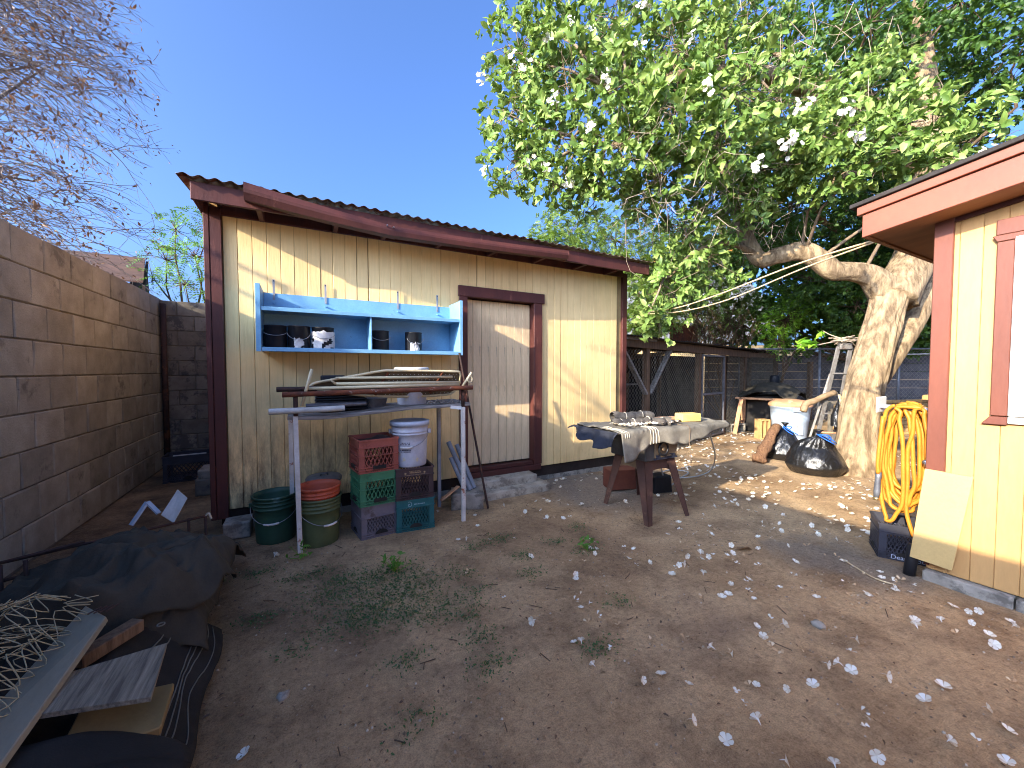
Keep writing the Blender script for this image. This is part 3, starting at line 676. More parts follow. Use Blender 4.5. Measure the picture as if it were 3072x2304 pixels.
# ================================================================ CRATES
def crate(label, loc, rz, mat, style=0, marks=None, size=(.335, .335, .285), ink='ink_tan', txt=None):
    c = thing('milk_crate', label, 'crate', loc, 'plastic milk crates'); W, D, H = size
    rt = rotz(rz); L0 = Vector(loc)
    def T(p): return rt @ Vector(p)+L0
    def bx(m, a, b):
        ce = [(a[i]+b[i])/2 for i in range(3)]; m.box(T(ce), [abs(b[i]-a[i]) for i in range(3)], rt)
    fr = MB()
    hw, hd = W/2, D/2
    for sx in (-1, 1):
        for sy in (-1, 1):
            fr = MB(); bx(fr, (sx*hw, sy*hd, .0), (sx*(hw-.045), sy*(hd-.012), H)); bx(fr, (sx*hw, sy*(hd-.0125), .0), (sx*(hw-.012), sy*(hd-.045), H))
            fr.build('corner_post', mat, c)
    b = MB(); bx(b, (-hw+.013, -hd+.013, .01), (hw-.013, hd-.013, .022)); b.build('floor', mat, c)
    # bands run round all four sides
    zt = H-.068 if style != 1 else H-.10
    sides = [((0, -hd), 0, W), ((0, hd), math.pi, W), ((-hw, 0), -math.pi/2, D), ((hw, 0), math.pi/2, D)]
    for (ox, oy), a, LL in sides:
        ra = rt @ rotz(a); O = T((ox, oy, 0))
        def lb(m, u0, u1, z0, z1, d0=.0, d1=.009):
            ce = ra @ Vector(((u0+u1)/2, (d0+d1)/2, (z0+z1)/2))+O; m.box(ce, (abs(u1-u0), abs(d1-d0), abs(z1-z0)), ra)
        def strip(m, u0, z0, u1, z1, wd=.0062, d=.006):
            p = ra @ Vector((u0, d, z0))+O; q = ra @ Vector((u1, d, z1))+O
            m.beam(p, q, wd, .008, ra @ Vector((0, 1, 0)))
        hl = LL/2; m = MB()
        lb(m, -hl+.0455, hl-.0455, zt, H, .001, .010)                       # solid top band
        lb(m, -hl, hl, H-.012, H+.002, -.008, .001); lb(m, -hl, hl, zt-.004, zt+.004, -.007, .001)
        for z in (.006, .028, .05): lb(m, -hl, hl, z-.004, z+.004, -.007, .001)
        if style == 0: lb(m, -hl, hl, (zt+.075)/2-.003, (zt+.075)/2+.003, -.006, .001)
        m.build('side_band', mat, c)['kind'] = 'stuff'
        g = MB(); n = 7 if style == 0 else 9; zb = .048; u0, u1 = -hl+.045, hl-.045; st = (u1-u0)/n; hh = zt-zb
        k = hh/(2*st) if style == 0 else 0
        run = st*(2.0 if style == 0 else 3.0)
        def clipdiag(ua, sgn):
            # diagonal from (ua, zb) rising; clip to u0..u1
            ub = ua+sgn*run; za, zc = zb, zt
            if sgn > 0:
                if ub > u1: zc = zb+(u1-ua)/run*hh; ub = u1
                if ua < u0: za = zb+(u0-ua)/run*hh; ua = u0
            else:
                if ub < u0: zc = zb+(ua-u0)/run*hh; ub = u0
                if ua > u1: za = zb+(ua-u1)/run*hh; ua = u1
            if abs(ua-ub) > .006: strip(g, ua, za, ub, zc)
        for i in range(-3, n+4):
            ua = u0+i*st
            if ua < u1-.003 and ua+run > u0+.003: clipdiag(ua, 1)
            if ua > u0+.003 and ua-run < u1-.003: clipdiag(ua, -1)
        # short weave below
        for i in range(n*2):
            ua = u0+i*st/2; strip(g, ua, .008, min(u1, ua+st), .052, .004); strip(g, min(u1, ua+st), .008, ua, .052, .004)
        g.build('lattice', mat, c)
        if style == 0:
            h_ = MB(); lb(h_, -.055, .055, .028, .058, -.010, .0); h_.build('hand_hold', 'dark_void', c)
        elif style in (1, 2):
            h_ = MB(); pts = [(0, .02)]
            poly = [ra @ Vector((.055*math.cos(a2), -.009, .032+.038*math.sin(a2)))+O for a2 in np.linspace(0, math.pi, 12)]
            h_.prism(poly, ra @ Vector((0, .004, 0))); h_.build('hand_hold', 'dark_void', c)
    def fm(u, z, d=-.0005): return T((u, -hd+d, z))
    rtx = (R(90), 0, rz)
    mk = MB()
    if marks == 'lines':
        r = random.Random(3)
        for (zz, u0, u1, hgt) in ((H-.028, -.05, .05, .006), (H-.042, -.045, .05, .012), (H-.062, -.09, .09, .006)):
            u = u0
            while u < u1:
                wd = r.uniform(.003, .007); mk.box(fm(u, zz+r.uniform(-.001, .001)), (wd, .0012, hgt*r.uniform(.6, 1)), rt); u += wd+r.uniform(.002, .004)
        for sg in (-1, 1): mk.lathe([(0, 0), (.009, 0), (.009, .001), (0, .001)], fm(sg*.085, H-.045), 10, rt @ Matrix.Rotation(R(90), 3, 'X'))
        mk.build('print', ink, c)
    if marks == 'swirl':
        pts = [fm(-.055+.016*t_*math.cos(t_*5.2), H-.045+.018*t_*math.sin(t_*5.2)) for t_ in np.linspace(.1, 1.6, 26)]
        mk.tube(pts, .0026, 5); r = random.Random(5); u = -.01
        while u < .085:
            wd = r.uniform(.004, .007); mk.box(fm(u, H-.045), (wd, .0012, r.uniform(.006, .011)), rt); u += wd+.004
        mk.build('print', ink, c)
    if txt:
        text('lettering', txt, .045, fm(0.02, .028, -.009), rtx, ink, c)
    return c
ax, ay, ra_ = .56, 3.62, R(7)
crate('grey milk crate at the bottom of the left crate stack', (ax, ay+.01, 0), R(8), 'crate_grey', 1)
crate('green milk crate in the middle of the left crate stack', (ax-.005, ay, .287), R(7), 'crate_green', 0)
crate('red milk crate on top of the left crate stack', (ax-.012, ay-.005, .574), R(7.5), 'crate_red', 0)
crate('teal milk crate at the bottom of the right crate stack', (.892, 3.615, 0), R(-4), 'crate_teal', 2, 'swirl', ink='ink_pale')
crate('dark brown milk crate holding up the white bucket', (.885, 3.612, .287), R(-3), 'crate_brown', 2, 'lines')
o = MB().grid(lambda u, v: (.548+.29*(u-.5), 3.615+.29*(v-.5), .815+.05*math.exp(-((u-.7)**2+(v-.5)**2)*9)+.008*nz(u*5, v*5)), 10, 10).build('cloth', 'crate_brown', smooth=True, solid=.01, loc=(.56, 3.66, .84)); tag(o, 'dark crumpled cloth inside the red crate', 'cloth')
wb = bucket('bucket', 'paint smeared white lidded bucket standing on the brown crate', .87, 3.60, .575, .165, .148, .40, 'bucket_white', 'bucket_lid', handle=R(-25), rings=(.74, .80))
pr_ = MB(); r = random.Random(8)
for zz in (.80, .785, .765, .755, .735, .72):
    a = -2.35
    while a < -1.75:
        da = r.uniform(.02, .06)
        if r.random() < .75: pr_.box((.87+.1585*math.cos(a), 3.60+.1585*math.sin(a), zz), (.002, .1585*da, .008), rotz(a))
        a += da+.02
pr_.build('print', 'ink_dark', wb)
bucket('bucket', 'dark green bucket standing empty left of the rack leg', -.225, 3.87, -.005, .168, .145, .40, 'bucket_green', None, handle=R(-8), rings=(.74, .82, .90))
bucket('bucket', 'olive green bucket under the rack with an orange bucket inside', .105, 3.62, -.005, .168, .148, .40, 'bucket_olive', None, handle=R(28), rings=(.74, .82, .90))
bucket('bucket', 'orange bucket nested in the olive green bucket', .105, 3.62, .10, .164, .13, .385, 'bucket_orange', None, rings=(.80, .87))
gc = thing('metal_can', 'grey lidded metal can against the shed behind the orange bucket', 'can', (.16, 3.98, 0))
MB().lathe([(.13, 0), (.14, .44), (0, .44)], (.16, 3.98, 0), 32).build('body', 'galv', gc, smooth=True)
MB().lathe([(.152, .425), (.156, .45), (.14, .468), (.06, .478), (.02, .476), (0, .484)], (.16, 3.98, 0), 32).build('lid', 'galv', gc, smooth=True)
MB().tube(cr([(.13, 3.95, .48), (.14, 3.93, .497), (.18, 3.94, .497), (.19, 3.96, .48)], 4), .006, 6).build('lid_handle', 'galv', gc, smooth=True)
# ================================================================ TABLE SAW UNDER A CLOTH
sw = thing('table_saw', 'rusty brown table saw on a splayed metal stand in the yard', 'saw', (3.1, 2.85, 0))
feet = [(2.88, 3.20), (2.80, 2.50), (3.46, 3.22), (3.38, 2.50)]; tops = [(2.90, 3.05), (2.88, 2.63), (3.29, 3.05), (3.28, 2.61)]
for (fx, fy), (tx, ty) in zip(feet, tops):
    m = MB(); p = Vector((tx, ty, .57)); q = Vector((fx, fy, -.01))
    sx = 1 if tx < 3.1 else -1; sy = 1 if ty < 2.85 else -1
    # folded sheet-metal L leg, wide at the top
    for d_, L_ in ((Vector((sx, 0, 0)), 1), (Vector((0, sy, 0)), 1)):
        w0, w1 = .115, .052; th = Vector((0, sy*.006, 0)) if d_.x else Vector((sx*.006, 0, 0))
        m.prism([p, p+d_*w0, q+d_*w1, q], th)
    m.build('leg', 'saw_brown', sw)
m = MB()
def apron(a, b, nrm):
    a = Vector(a); b = Vector(b); pts = [a, b]
    for u in np.linspace(1, 0, 12):
        c = a.lerp(b, u); pts.append(Vector((c.x, c.y, .57-.09-.05*(abs(2*u-1))**3)))
    return MB().prism(pts, nrm)
apron((2.90, 2.628, .57), (3.26, 2.612, .57), (0, .008, 0)).build('apron', 'saw_brown', sw)
apron((2.892, 2.64, .57), (2.905, 3.04, .57), (.008, 0, 0)).build('apron', 'saw_tan', sw)
apron((3.27, 2.63, .57), (3.28, 3.04, .57), (-.008, 0, 0)).build('apron', 'saw_brown', sw)
cabi = MB().ab((2.865, 2.60, .572), (3.30, 3.08, .86)).build('housing', 'saw_grey', sw, bevel=.01)
MB().ab((2.97, 2.588, .60), (3.285, 2.598, .74)).build('front_plate', 'saw_tan', sw)
MB().ab((2.97, 2.581, .582), (3.285, 2.597, .598)).build('label_strip', 'ink_dark', sw)
MB().ab((2.99, 2.579, .602), (3.25, 2.587, .628)).build('name_strip', 'ink_dark', sw)
text('lettering', 'CRAFTSMAN', .026, (3.12, 2.5775, .615), (R(90), 0, 0), 'ink_tan', sw)
rx = Matrix.Rotation(R(90), 3, 'X')
hwp = MB().lathe([(.055, -.008), (.07, -.008), (.07, .008), (.055, .008), (.055, -.008)], (3.06, 2.56, .69), 24, rx)
hwp.build('hand_wheel', 'black_plastic', sw, smooth=True)
MB().lathe([(0, 0), (.018, 0), (.018, .012), (0, .012)], (3.06, 2.565, .69), 16, rx).build('wheel_hub', 'saw_tan', sw)
MB().tube([(3.06, 2.60, .69), (3.06, 2.55, .69)], .008, 8).build('axle', 'steel', sw)
MB().ab((2.52, 2.56, .862), (3.92, 3.12, .885)).build('table_top', 'saw_grey', sw, bevel=.005)
# grey cloth draped over the top
cl = thing('cloth_cover', 'dusty grey cloth with striped border draped over the table saw', 'cloth', (3.1, 2.8, .8))
def cloth(u, v):
    # u along length, v across (0 near hem .. 1 far hem)
    X = 2.46+1.52*u
    near = .23*(1-u)**.75*(.75+.25*math.sin(u*12+1)+.3*nz(u*9, 2, 1))+.035; far = .08
    wd = .60
    s = v*(near+wd+far)
    y0 = 2.535+.02*math.sin(u*7)-.035*u
    fold = .016*nz(X*3, v*3, 2)+.012*abs(nz(X*8, v*7, 5))+.006*nz(X*24, v*16, 8)
    if s < near:
        dz = near-s; a = .012+.05*math.sin(X*13)*dz*2+.04*nz(X*6, 0, 4)*dz*3
        return (X, y0-.012-abs(a)*.9-.1*dz, .895-dz+fold*.4)
    s -= near
    if s < wd: return (X, y0+s, .90+.012*abs(nz(X*4, s*4, 1))+fold+.008*math.exp(-((u-1)/.05)**2))
    s -= wd; return (X, y0+wd+.015, .895-s)
MB().grid(cloth, 90, 44).build('cover', 'tarp_grey' if 'tarp_grey' in MATS else 'tarp', cl, smooth=True, solid=.004, recalc=False)
# hanging left end, navy underside, with striped border
def clend(u, v):
    Y = 2.52+.62*u; dz = v*(.09+.06*math.sin(u*4.2+.4)+.04*nz(u*7, 1, 3))
    return (2.458-.03-.07*v+.05*math.sin(u*16)*v, Y+.02*math.sin(v*3), .897-dz)
MB().grid(clend, 30, 12).build('cover_end', 'cloth_navy', cl, smooth=True, solid=.004, recalc=False)
for k in range(4):
    u = .245+.02*k
    MB().tube([Vector(cloth(u+.004*math.sin(v*20), v))+Vector((0, -.004, .003)) for v in np.linspace(.0, .5, 26)], .0035, 5).build('border_stripe', 'stripe_cream', cl, smooth=True)
for k in range(3):
    u = .03+.016*k
    MB().tube([Vector(cloth(u, v))+Vector((0, -.004, .003)) for v in np.linspace(.22, .6, 18)], .003, 5).build('border_stripe', 'stripe_cream', cl, smooth=True)
tie = [Vector(cloth(.56+.01*math.sin(v*9), v))+Vector((0, -.006, .004)) for v in np.linspace(.0, .98, 30)]
MB().tube(tie, .004, 5).tube([tie[0], tie[0]+Vector((.01, -.01, -.12)), tie[0]+Vector((.0, -.01, -.2))], .004, 5).build('tie_cord', 'twig', cl, smooth=True)
# rolled mats, wood and foam lying on it
def roll(name, label, p, q, r, seed):
    o = thing(name, label, 'roll', p); p = Vector(p); q = Vector(q)
    pts = [p.lerp(q, i/14)+Vector((0, .06*nz(i*.3, seed), .03*abs(nz(i*.35, seed, 2))-.012)) for i in range(15)]
    rs = [r*(1+.25*nz(i*.35, seed, 5)) for i in range(15)]
    m = MB().tube(pts, rs, 14, caps=False); m.tube(pts[::-1], [x*.62 for x in rs[::-1]], 14, caps=False)
    m.build('roll', 'cloth_dusty', o, smooth=True, recalc=False)
    for i in (4, 10):
        c = pts[i]; d = (q-p).normalized(); u = d.orthogonal().normalized(); b_ = d.cross(u)
        MB().tube([c+(u*math.cos(a)+b_*math.sin(a))*(rs[i]*1.03) for a in np.linspace(0, 2*math.pi, 16)], .004, 5).build('tie', 'stripe_cream', o, smooth=True)
    return o
roll('rolled_mat', 'upper dusty rolled mat lying on the covered saw', (2.74, 2.92, .99), (3.16, 2.80, .985), .05, 3)
roll('rolled_mat', 'lower left dusty rolled mat on the covered saw', (2.64, 2.80, .945), (2.92, 2.72, .945), .042, 9)
roll('rolled_mat', 'lower right dusty rolled mat on the covered saw', (2.92, 2.72, .948), (3.22, 2.62, .948), .045, 14)
o = MB().box((3.62, 2.72, .95), (.23, .13, .085), rotz(-.25)).build('foam_block', 'foam_yellow', bevel=.006, loc=(3.62, 2.72, .91)); tag(o, 'pale yellow foam block sitting on the covered saw', 'block')
o = MB().box((3.33, 2.86, .935), (.42, .07, .03), rotz(-.12)).build('board', 'tan_wood', bevel=.003, loc=(3.33, 2.86, .92)); tag(o, 'short tan board lying behind the mats on the covered saw', 'board')
o = MB().box((3.37, 2.68, .925), (.20, .03, .016), rotz(.25)).build('stick', 'brown_wood', loc=(3.37, 2.68, .92)); tag(o, 'thin wooden stick lying in front of the yellow foam block', 'stick')
o = MB().box((3.42, 3.5, .13), (.36, .22, .24), rotz(-.3)).build('box', 'red_box', bevel=.006, loc=(3.42, 3.5, .01)); tag(o, 'rust red box on the ground behind the saw stand', 'box')
o = MB().box((3.74, 3.2, .10), (.26, .2, .2), rotz(-.2), .9).build('box', 'black_plastic', bevel=.01, loc=(3.74, 3.2, 0)); tag(o, 'black box on the ground right behind the saw legs', 'box')
cordp = cr([(3.5, 3.1, .8), (3.62, 3.1, .45), (3.9, 3.2, .05), (4.4, 3.4, .02), (4.75, 3.55, .02), (4.6, 3.75, .02), (4.2, 3.6, .02), (4.5, 3.35, .025), (5.0, 3.4, .03), (4.6, 3.05, .35), (4.05, 2.75, .72), (3.95, 2.68, .84)], 8)
o = MB().tube(cordp, .009, 7).build('power_cord', 'pvc_white', smooth=True, loc=(3.9, 3.2, 0)); tag(o, 'pale power cord looping from the saw onto the dirt', 'cord')

# ================================================================ YARD THINGS ON THE RIGHT
def bag(label, c, r, h, seed, neck):
    o = thing('trash_bag', label, 'bag', (c[0], c[1], 0), 'black trash bags by the tree')
    m = MB(); nu, nv = 48, 64
    def f(u, v):
        th = u*math.pi*.985; a = v*2*math.pi
        z = (1-math.cos(th))/2; rr = max(.02, 1-z**1.9)**.72*(.72+.28*min(1, z/.22)) if z > .004 else .3
        pl = 0
        if z > .55: pl = .10*math.sin(a*15+4*nz(math.cos(a)*2, math.sin(a)*2, seed))*(z-.5)*(1 if z < .97 else .2)*2
        k = r*rr*(1+.10*nz(math.cos(a)*1.4, math.sin(a)*1.4, seed+z*2)+.04*nz(math.cos(a)*4, math.sin(a)*4, seed+z*6)+pl)
        return (c[0]+k*math.cos(a)+neck[0]*max(0, z-.7), c[1]+k*math.sin(a)+neck[1]*max(0, z-.7), max(-.01, z*h+.02*nz(a, z*4, seed)))
    m.grid(f, nu, nv).build('body', 'bag_black', o, smooth=True)
    tp = Vector((c[0]+neck[0]*.3, c[1]+neck[1]*.3, h))
    m = MB().lathe([(.018, -.03), (.016, .02), (.045, .06), (.06, .075), (.03, .06), (0, .03)], tp, 14); m.build('tied_neck', 'bag_black', o, smooth=True)
    rr_ = random.Random(seed)
    st = MB()
    for k in range(4):
        a = rr_.uniform(0, 6.28); q = [tp+Vector((0, 0, .01))]
        for s_ in range(1, 7): q.append(tp+Vector((math.cos(a+s_*.5)*.028*s_**.8, math.sin(a+s_*.5)*.028*s_**.8-.015*s_, .045*math.sin(s_*.6)-.012*s_)))
        st.tube(q, .007, 6)
    st.build('drawstring', 'drawstring', o, smooth=True)
    return o
bag('front black trash bag with blue drawstring at the foot of the tree', (6.38, 2.74), .385, .55, 3, (-.35, -.3))
bag('rear black trash bag with blue drawstring between log and front bag', (6.9, 3.42), .32, .52, 8, (.1, -.1))
lg = thing('bark_slab', 'split brown bark log leaning against the rear trash bag', 'log', (6.0, 3.55, 0))
p, q = Vector((6.22, 3.42, .02)), Vector((6.74, 3.42, .56))
pts = [p.lerp(q, i/12)+Vector((0, 0, .02*nz(i*.5, 2))) for i in range(13)]
m = MB(); m.tube(pts, [.092*(1-.3*i/12)*(1+.3*nz(i*.6, 1)) for i in range(13)], 18)
for i, v in enumerate(m.v):
    v = Vector(v); c = p+(q-p)*max(0, min(1, (v-p).dot(q-p)/(q-p).length_squared)); d = v-c
    m.v[i] = tuple(c+d*(1+.45*mn.noise(Vector((v.x*14, v.y*14, v.z*9))))*(1 if d.z > -.03 else .6))
m.build('bark', 'log_bark', lg, smooth=True)
# trash can
tc_ = thing('trash_can', 'pale blue plastic trash can with dusty tan lid left of the tree', 'trash can', (8.75, 4.2, 0))
MB().lathe([(0, .01), (.27, .01), (.28, .03), (.315, .42), (.322, .43), (.325, .48), (.345, .70), (.36, .705), (.36, .735), (.34, .735)], (8.75, 4.2, 0), 44).build('body', 'can_blue', tc_, smooth=True)
MB().lathe([(.375, .725), (.38, .755), (.36, .79), (.25, .845), (.1, .865), (0, .868)], (8.75, 4.2, 0), 44).build('lid', 'can_lid', tc_, smooth=True)
dd = Vector((-.9, -.43, 0)).normalized(); a_ = math.atan2(dd.y, dd.x)
for off in (.35, math.pi):
    c = Vector((8.75, 4.2, .665))+rotz(a_+off) @ Vector((.36, 0, 0))
    MB().box(c, (.05, .17, .07), rotz(a_+off)).build('handle', 'can_blue', tc_, bevel=.012, seg=2)
MB().box(Vector((8.75, 4.2, .26))+rotz(a_+.5) @ Vector((.303, 0, 0)), (.012, .17, .18), rotz(a_+.5) @ Matrix.Rotation(-.08, 3, 'Y')).build('emblem_panel', 'can_blue', tc_, bevel=.006)
# ladder
ld = thing('step_ladder', 'old grey metal ladder leaning against the tree trunk', 'ladder', (7.4, 2.95, 0))
F1, F2, T1, T2 = Vector((7.05, 3.10, 0)), Vector((7.28, 2.93, 0)), Vector((7.12, 2.74, 1.78)), Vector((7.24, 2.64, 1.78))
F1 = Vector((7.27, 3.15, 0)); F2 = Vector((7.47, 2.98, 0)); T1 = Vector((7.33, 2.86, 1.82)); T2 = Vector((7.44, 2.75, 1.82))
MB().beam(F1, T1, .022, .06, (F2-F1)).build('rail', 'alu', ld, bevel=.003); MB().beam(F2, T2, .022, .06, (F2-F1)).build('rail', 'alu', ld, bevel=.003)
for k in (.08, .25, .42, .6, .77): MB().beam(F1.lerp(T1, k), F2.lerp(T2, k), .07, .022).build('rung', 'alu' if k > .3 else 'tan_wood', ld, bevel=.003)
MB().beam(T1, T2, .09, .09).build('top_cap', 'alu', ld, bevel=.006)
B1 = F1+Vector((-.06, .10, 0)); MB().beam(B1, F1.lerp(T1, .8)+Vector((-.01, .03, -.06)), .02, .03).build('rear_rail', 'alu', ld)
m = MB(); q0 = F1.lerp(T1, .55)
for k in range(26): m.tube([q0+Vector((.018+.004*(k % 2), -.01, .012*k)), q0+Vector((.018+.004*((k+1) % 2), -.01, .012*(k+1)))], .005, 5)
o = m.build('chain', 'steel', loc=tuple(q0)); tag(o, 'short steel chain hanging down the ladder rail', 'chain')
cl_ = MB().tube(cr([(6.93, 3.14, .80), (6.98, 3.12, .92), (7.08, 3.05, .97), (7.22, 2.97, 1.05), (7.35, 2.90, 1.10)], 5), [.05]*10+[.045]*11, 10).build('chainsaw_handle', 'saw_tan', smooth=True, loc=(6.9, 2.95, .62))
tag(cl_, 'brown curved tool handle hung across the ladder', 'tool')
def hangbag(u, v):
    a = v*2*math.pi; z = 1.02-.42*u; k = .02+.13*math.sin(min(1, u*1.05)*math.pi*.55)**1.3
    return (7.25+k*math.cos(a)*1.05+.03*nz(a, u*3), 2.80+k*math.sin(a)*.6, z+.015*nz(a*2, u*5, 2))
o = thing('plastic_bag', 'small black plastic bag hanging from the ladder against the trunk', 'bag', (7.25, 2.8, .6))
MB().grid(hangbag, 20, 28).build('body', 'bag_black', o, smooth=True); MB().tube(cr([(7.25, 2.8, 1.02), (7.3, 2.82, 1.08), (7.36, 2.86, 1.12)], 4), .01, 6).build('knot', 'bag_black', o)
m = MB()
for k in range(3): m.tube(cr([(7.22+.02*k, 2.80, 1.08), (7.16+.03*k, 2.73, .9), (7.18+.015*k, 2.71, .74), (7.2+.01*k, 2.74, .66)], 5), .012, 6)
tag(m.build('rope', 'rope', smooth=True, loc=(7.13, 2.6, .7)), 'short pale rope hanging over the small black bag', 'rope')
m = MB(); r = random.Random(2)
for k in range(26):
    c = Vector((7.36+r.uniform(-.12, .18), 2.80+r.uniform(-.1, .1), 1.89+r.uniform(-.02, .05))); d = Vector((r.uniform(-1, 1), r.uniform(-1, 1), r.uniform(-.25, .35))).normalized()*r.uniform(.06, .18)
    m.tube([c-d, c+Vector((0, 0, .015)), c+d], .006, 5)
tag(m.build('twig_nest', 'twig_pale', loc=(7.1, 2.72, 1.84)), 'bundle of dry twigs piled on top of the ladder', 'twigs')
# sawhorse, block, tarp, hat
shz = thing('sawhorse', 'pinkish wooden sawhorse in front of the chicken run', 'sawhorse', (9.1, 4.95, 0))
hx = Vector((.95, .30, 0)).normalized(); hy = Vector((-.30, .95, 0)); c0 = Vector((9.15, 5.0, 0))
for s1 in (-1, 1):
    for s2 in (-1, 1): MB().beam(c0+hx*s1*.36+hy*s2*.42+Vector((0, 0, -.01)), c0+hx*s1*.10+hy*s2*.36+Vector((0, 0, .78)), .085, .03, hx).build('leg', 'tan_wood', shz, bevel=.003)
MB().beam(c0-hy*.5+Vector((0, 0, .80)), c0+hy*.5+Vector((0, 0, .80)), .17, .045, (0, 0, 1)).build('top_beam', 'tan_wood', shz, bevel=.004)
for s2 in (-1, 1): MB().beam(c0+hx*-.27+hy*s2*.41+Vector((0, 0, .25)), c0+hx*.27+hy*s2*.41+Vector((0, 0, .25)), .06, .02).build('cross_brace', 'tan_wood', shz)
cinder('concrete_block', (8.55, 4.62, 0), R(-25), (.21, .20, .42), 'tan hollow concrete block standing upright by the sawhorse', 'brick')
cinder('concrete_block', (8.95, 5.45, 0), R(-15), (.40, .20, .20), 'pale hollow concrete block lying behind the sawhorse', 'concrete')
def drape(u, v):
    a = (u-.5)*1.7; b_ = (v-.5)*1.15; z = 1.16-.30*max(0, abs(b_)-.22)**.8*1.6-.22*max(0, abs(a)-.5)*1.5-.10*abs(a)+.05*nz(u*4, v*4, 2)
    return Vector((9.9, 5.15, 0))+hx*a+hy*b_+Vector((0, 0, z+.03*nz(u*11, v*11, 7)))
o = MB().grid(drape, 40, 30).build('tarp', 'tarp', smooth=True, solid=.006, recalc=False, loc=(9.9, 5.15, .8)); tag(o, 'dark tarp draped over a heap behind the sawhorse', 'tarp')
tag(rough((9.3, 4.9, .0), (10.5, 5.45, .85), 'heap', 'dark_void', None, .03), 'dark bulky heap hidden below the tarp behind the sawhorse', 'heap')
ht = thing('black_bucket', 'small upturned black bucket on top of the dark tarp', 'bucket', (10.1, 5.2, 1.15))
MB().lathe([(.15, 1.12), (.145, 1.15), (.11, 1.16), (.10, 1.30), (.08, 1.33), (0, 1.335)], (10.1, 5.2, 0), 24).build('body', 'black_plastic', ht, smooth=True)

# ================================================================ HOUSE ON THE RIGHT
XH = 3.8; YC = .945
hs = thing('house', 'bright yellow house wall with maroon trim and low eave at right', 'house', (5, -1, 0))
MB().prism([(XH+.012, -4, .1), (XH+.012, YC-.02, .1), (XH+.012, YC-.02, 2.52), (XH+.012, -4, 3.2)], (.1, 0, 0)).build('wall', 'groove', hs)
MB().ab((XH+.12, YC-.12, .1), (9.2, YC-.012, 2.5)).build('wall', 'house_yellow', hs)
MB().ab((9.1, -4, .1), (9.2, YC-.12, 2.62)).ab((XH+.12, -4, .1), (9.2, -3.9, 2.62)).build('wall', 'house_yellow', hs)
hb = MB().box((0, 0, 1.29), (.022, .0982, 2.42)).mesh('siding_board', 'house_yellow', bevel=.003)
for i in range(14): piece('siding_board', hb, (XH+.002, YC-.05-.0995*i, 0), hs)
MB().ab((XH-.008, -4, .08), (XH+.011, YC-.05-.0995*13.55, 2.5)).build('wall', 'house_yellow', hs)
tb((XH-.04, YC-.078, .76), (XH-.0105, YC+.012, 2.515), 'trim_board', 'maroon_house', par=hs)
MB().ab((XH-.010, YC-.018, .10), (XH+.05, YC+.010, 2.50)).build('corner_post', 'maroon_house', hs)
MB().prism([(XH-.034, YC-.08, 2.42), (XH-.034, -4, 2.42+.137*4.86), (XH-.034, -4, 3.18), (XH-.034, YC-.08, 2.515)], (.023, 0, 0)).build('frieze_board', 'maroon', hs)
fbh = blockmesh('foundation_block', (.16, .39, .115), 'concrete', 77)
for i in range(6): piece('foundation_block', fbh, (XH+.03, YC-.19-.4*i, .015), hs)
MB().ab((XH+.02, -4, -.05), (XH+.1, YC-.1, .1)).build('foundation', 'mortar', hs)
# rake: sloping roof rising toward us (-y)
ES = .137
def rz_(y): return 2.39+(1.25-y)*ES
def rake(x0, x1, z0, z1, name, mat, y0=1.25, y1=-4, bev=.003):
    P = [(x0, y0, rz_(y0)+z0), (x0, y1, rz_(y1)+z0), (x0, y1, rz_(y1)+z1), (x0, y0, rz_(y0)+z1)]
    return MB().prism(P, (x1-x0, 0, 0)).build(name, mat, hs, bevel=bev)
rake(3.50, 3.53, 0, .155, 'fascia_board', 'fascia_pink'); rake(3.478, 3.53, .158, .215, 'fascia_board', 'fascia_pink', y0=1.275)
rake(3.455, 9.5, .218, .245, 'roof_deck', 'roof_felt', y0=1.31)
rake(3.532, 9.4, .006, .02, 'soffit', 'soffit', y0=1.22)
MB().prism([(3.532, 1.25, 2.39), (9.4, 1.25, 2.39), (9.4, 1.25, 2.545), (3.532, 1.25, 2.545)], (0, -.028, 0)).build('fascia_board', 'soffit', hs)
for xr in (4.4, 5.0, 5.6): MB().ab((xr-.02, YC+.05, 2.42), (xr+.02, 1.22, 2.50)).build('rafter_tail', 'maroon', hs)
MB().tube([(3.56, 1.05, 2.505), (3.85, .98, 2.505), (4.2, 1.0, 2.51)], .008, 6).build('cable', 'ink_dark', hs)
# window
wn = MB().ab((XH-.004, -.55, 1.18), (XH-.0005, .57, 2.24)).build('window', 'white_paint', hs)
MB().ab((XH-.012, -.50, 1.23), (XH-.0055, .52, 2.19)).build('pane', 'glass_dark', wn)
for a, b in (((XH-.045, .53, 1.17), (XH-.0115, .615, 2.25)), ((XH-.045, -.56, 1.17), (XH-.0115, .528, 1.235)), ((XH-.045, -.56, 2.19), (XH-.0115, .528, 2.25))):
    MB().ab(a, b).build('frame', 'white_paint', wn, bevel=.004)
MB().ab((XH-.03, -.02, 1.237), (XH-.0135, .02, 2.188)).build('mullion', 'white_paint', wn)
x0, dx = XH-.036, .024
MB().prism([(x0, .617, 1.17), (x0, .685, 1.17), (x0, .685, 2.235), (x0, .617, 2.235)], (dx, 0, 0)).build('trim_board', 'maroon_house', wn, bevel=.003)
MB().prism([(x0-.004, .617, 1.165), (x0-.004, .685, 1.165), (x0-.004, .72, 1.115), (x0-.004, .617, 1.115)], (dx, 0, 0)).build('sill', 'maroon_house', wn, bevel=.003)
MB().prism([(x0-.006, -.6, 2.275), (x0-.006, .705, 2.275), (x0-.006, .685, 2.237), (x0-.006, -.6, 2.237)], (dx, 0, 0)).build('head_trim', 'maroon_house', wn, bevel=.003)
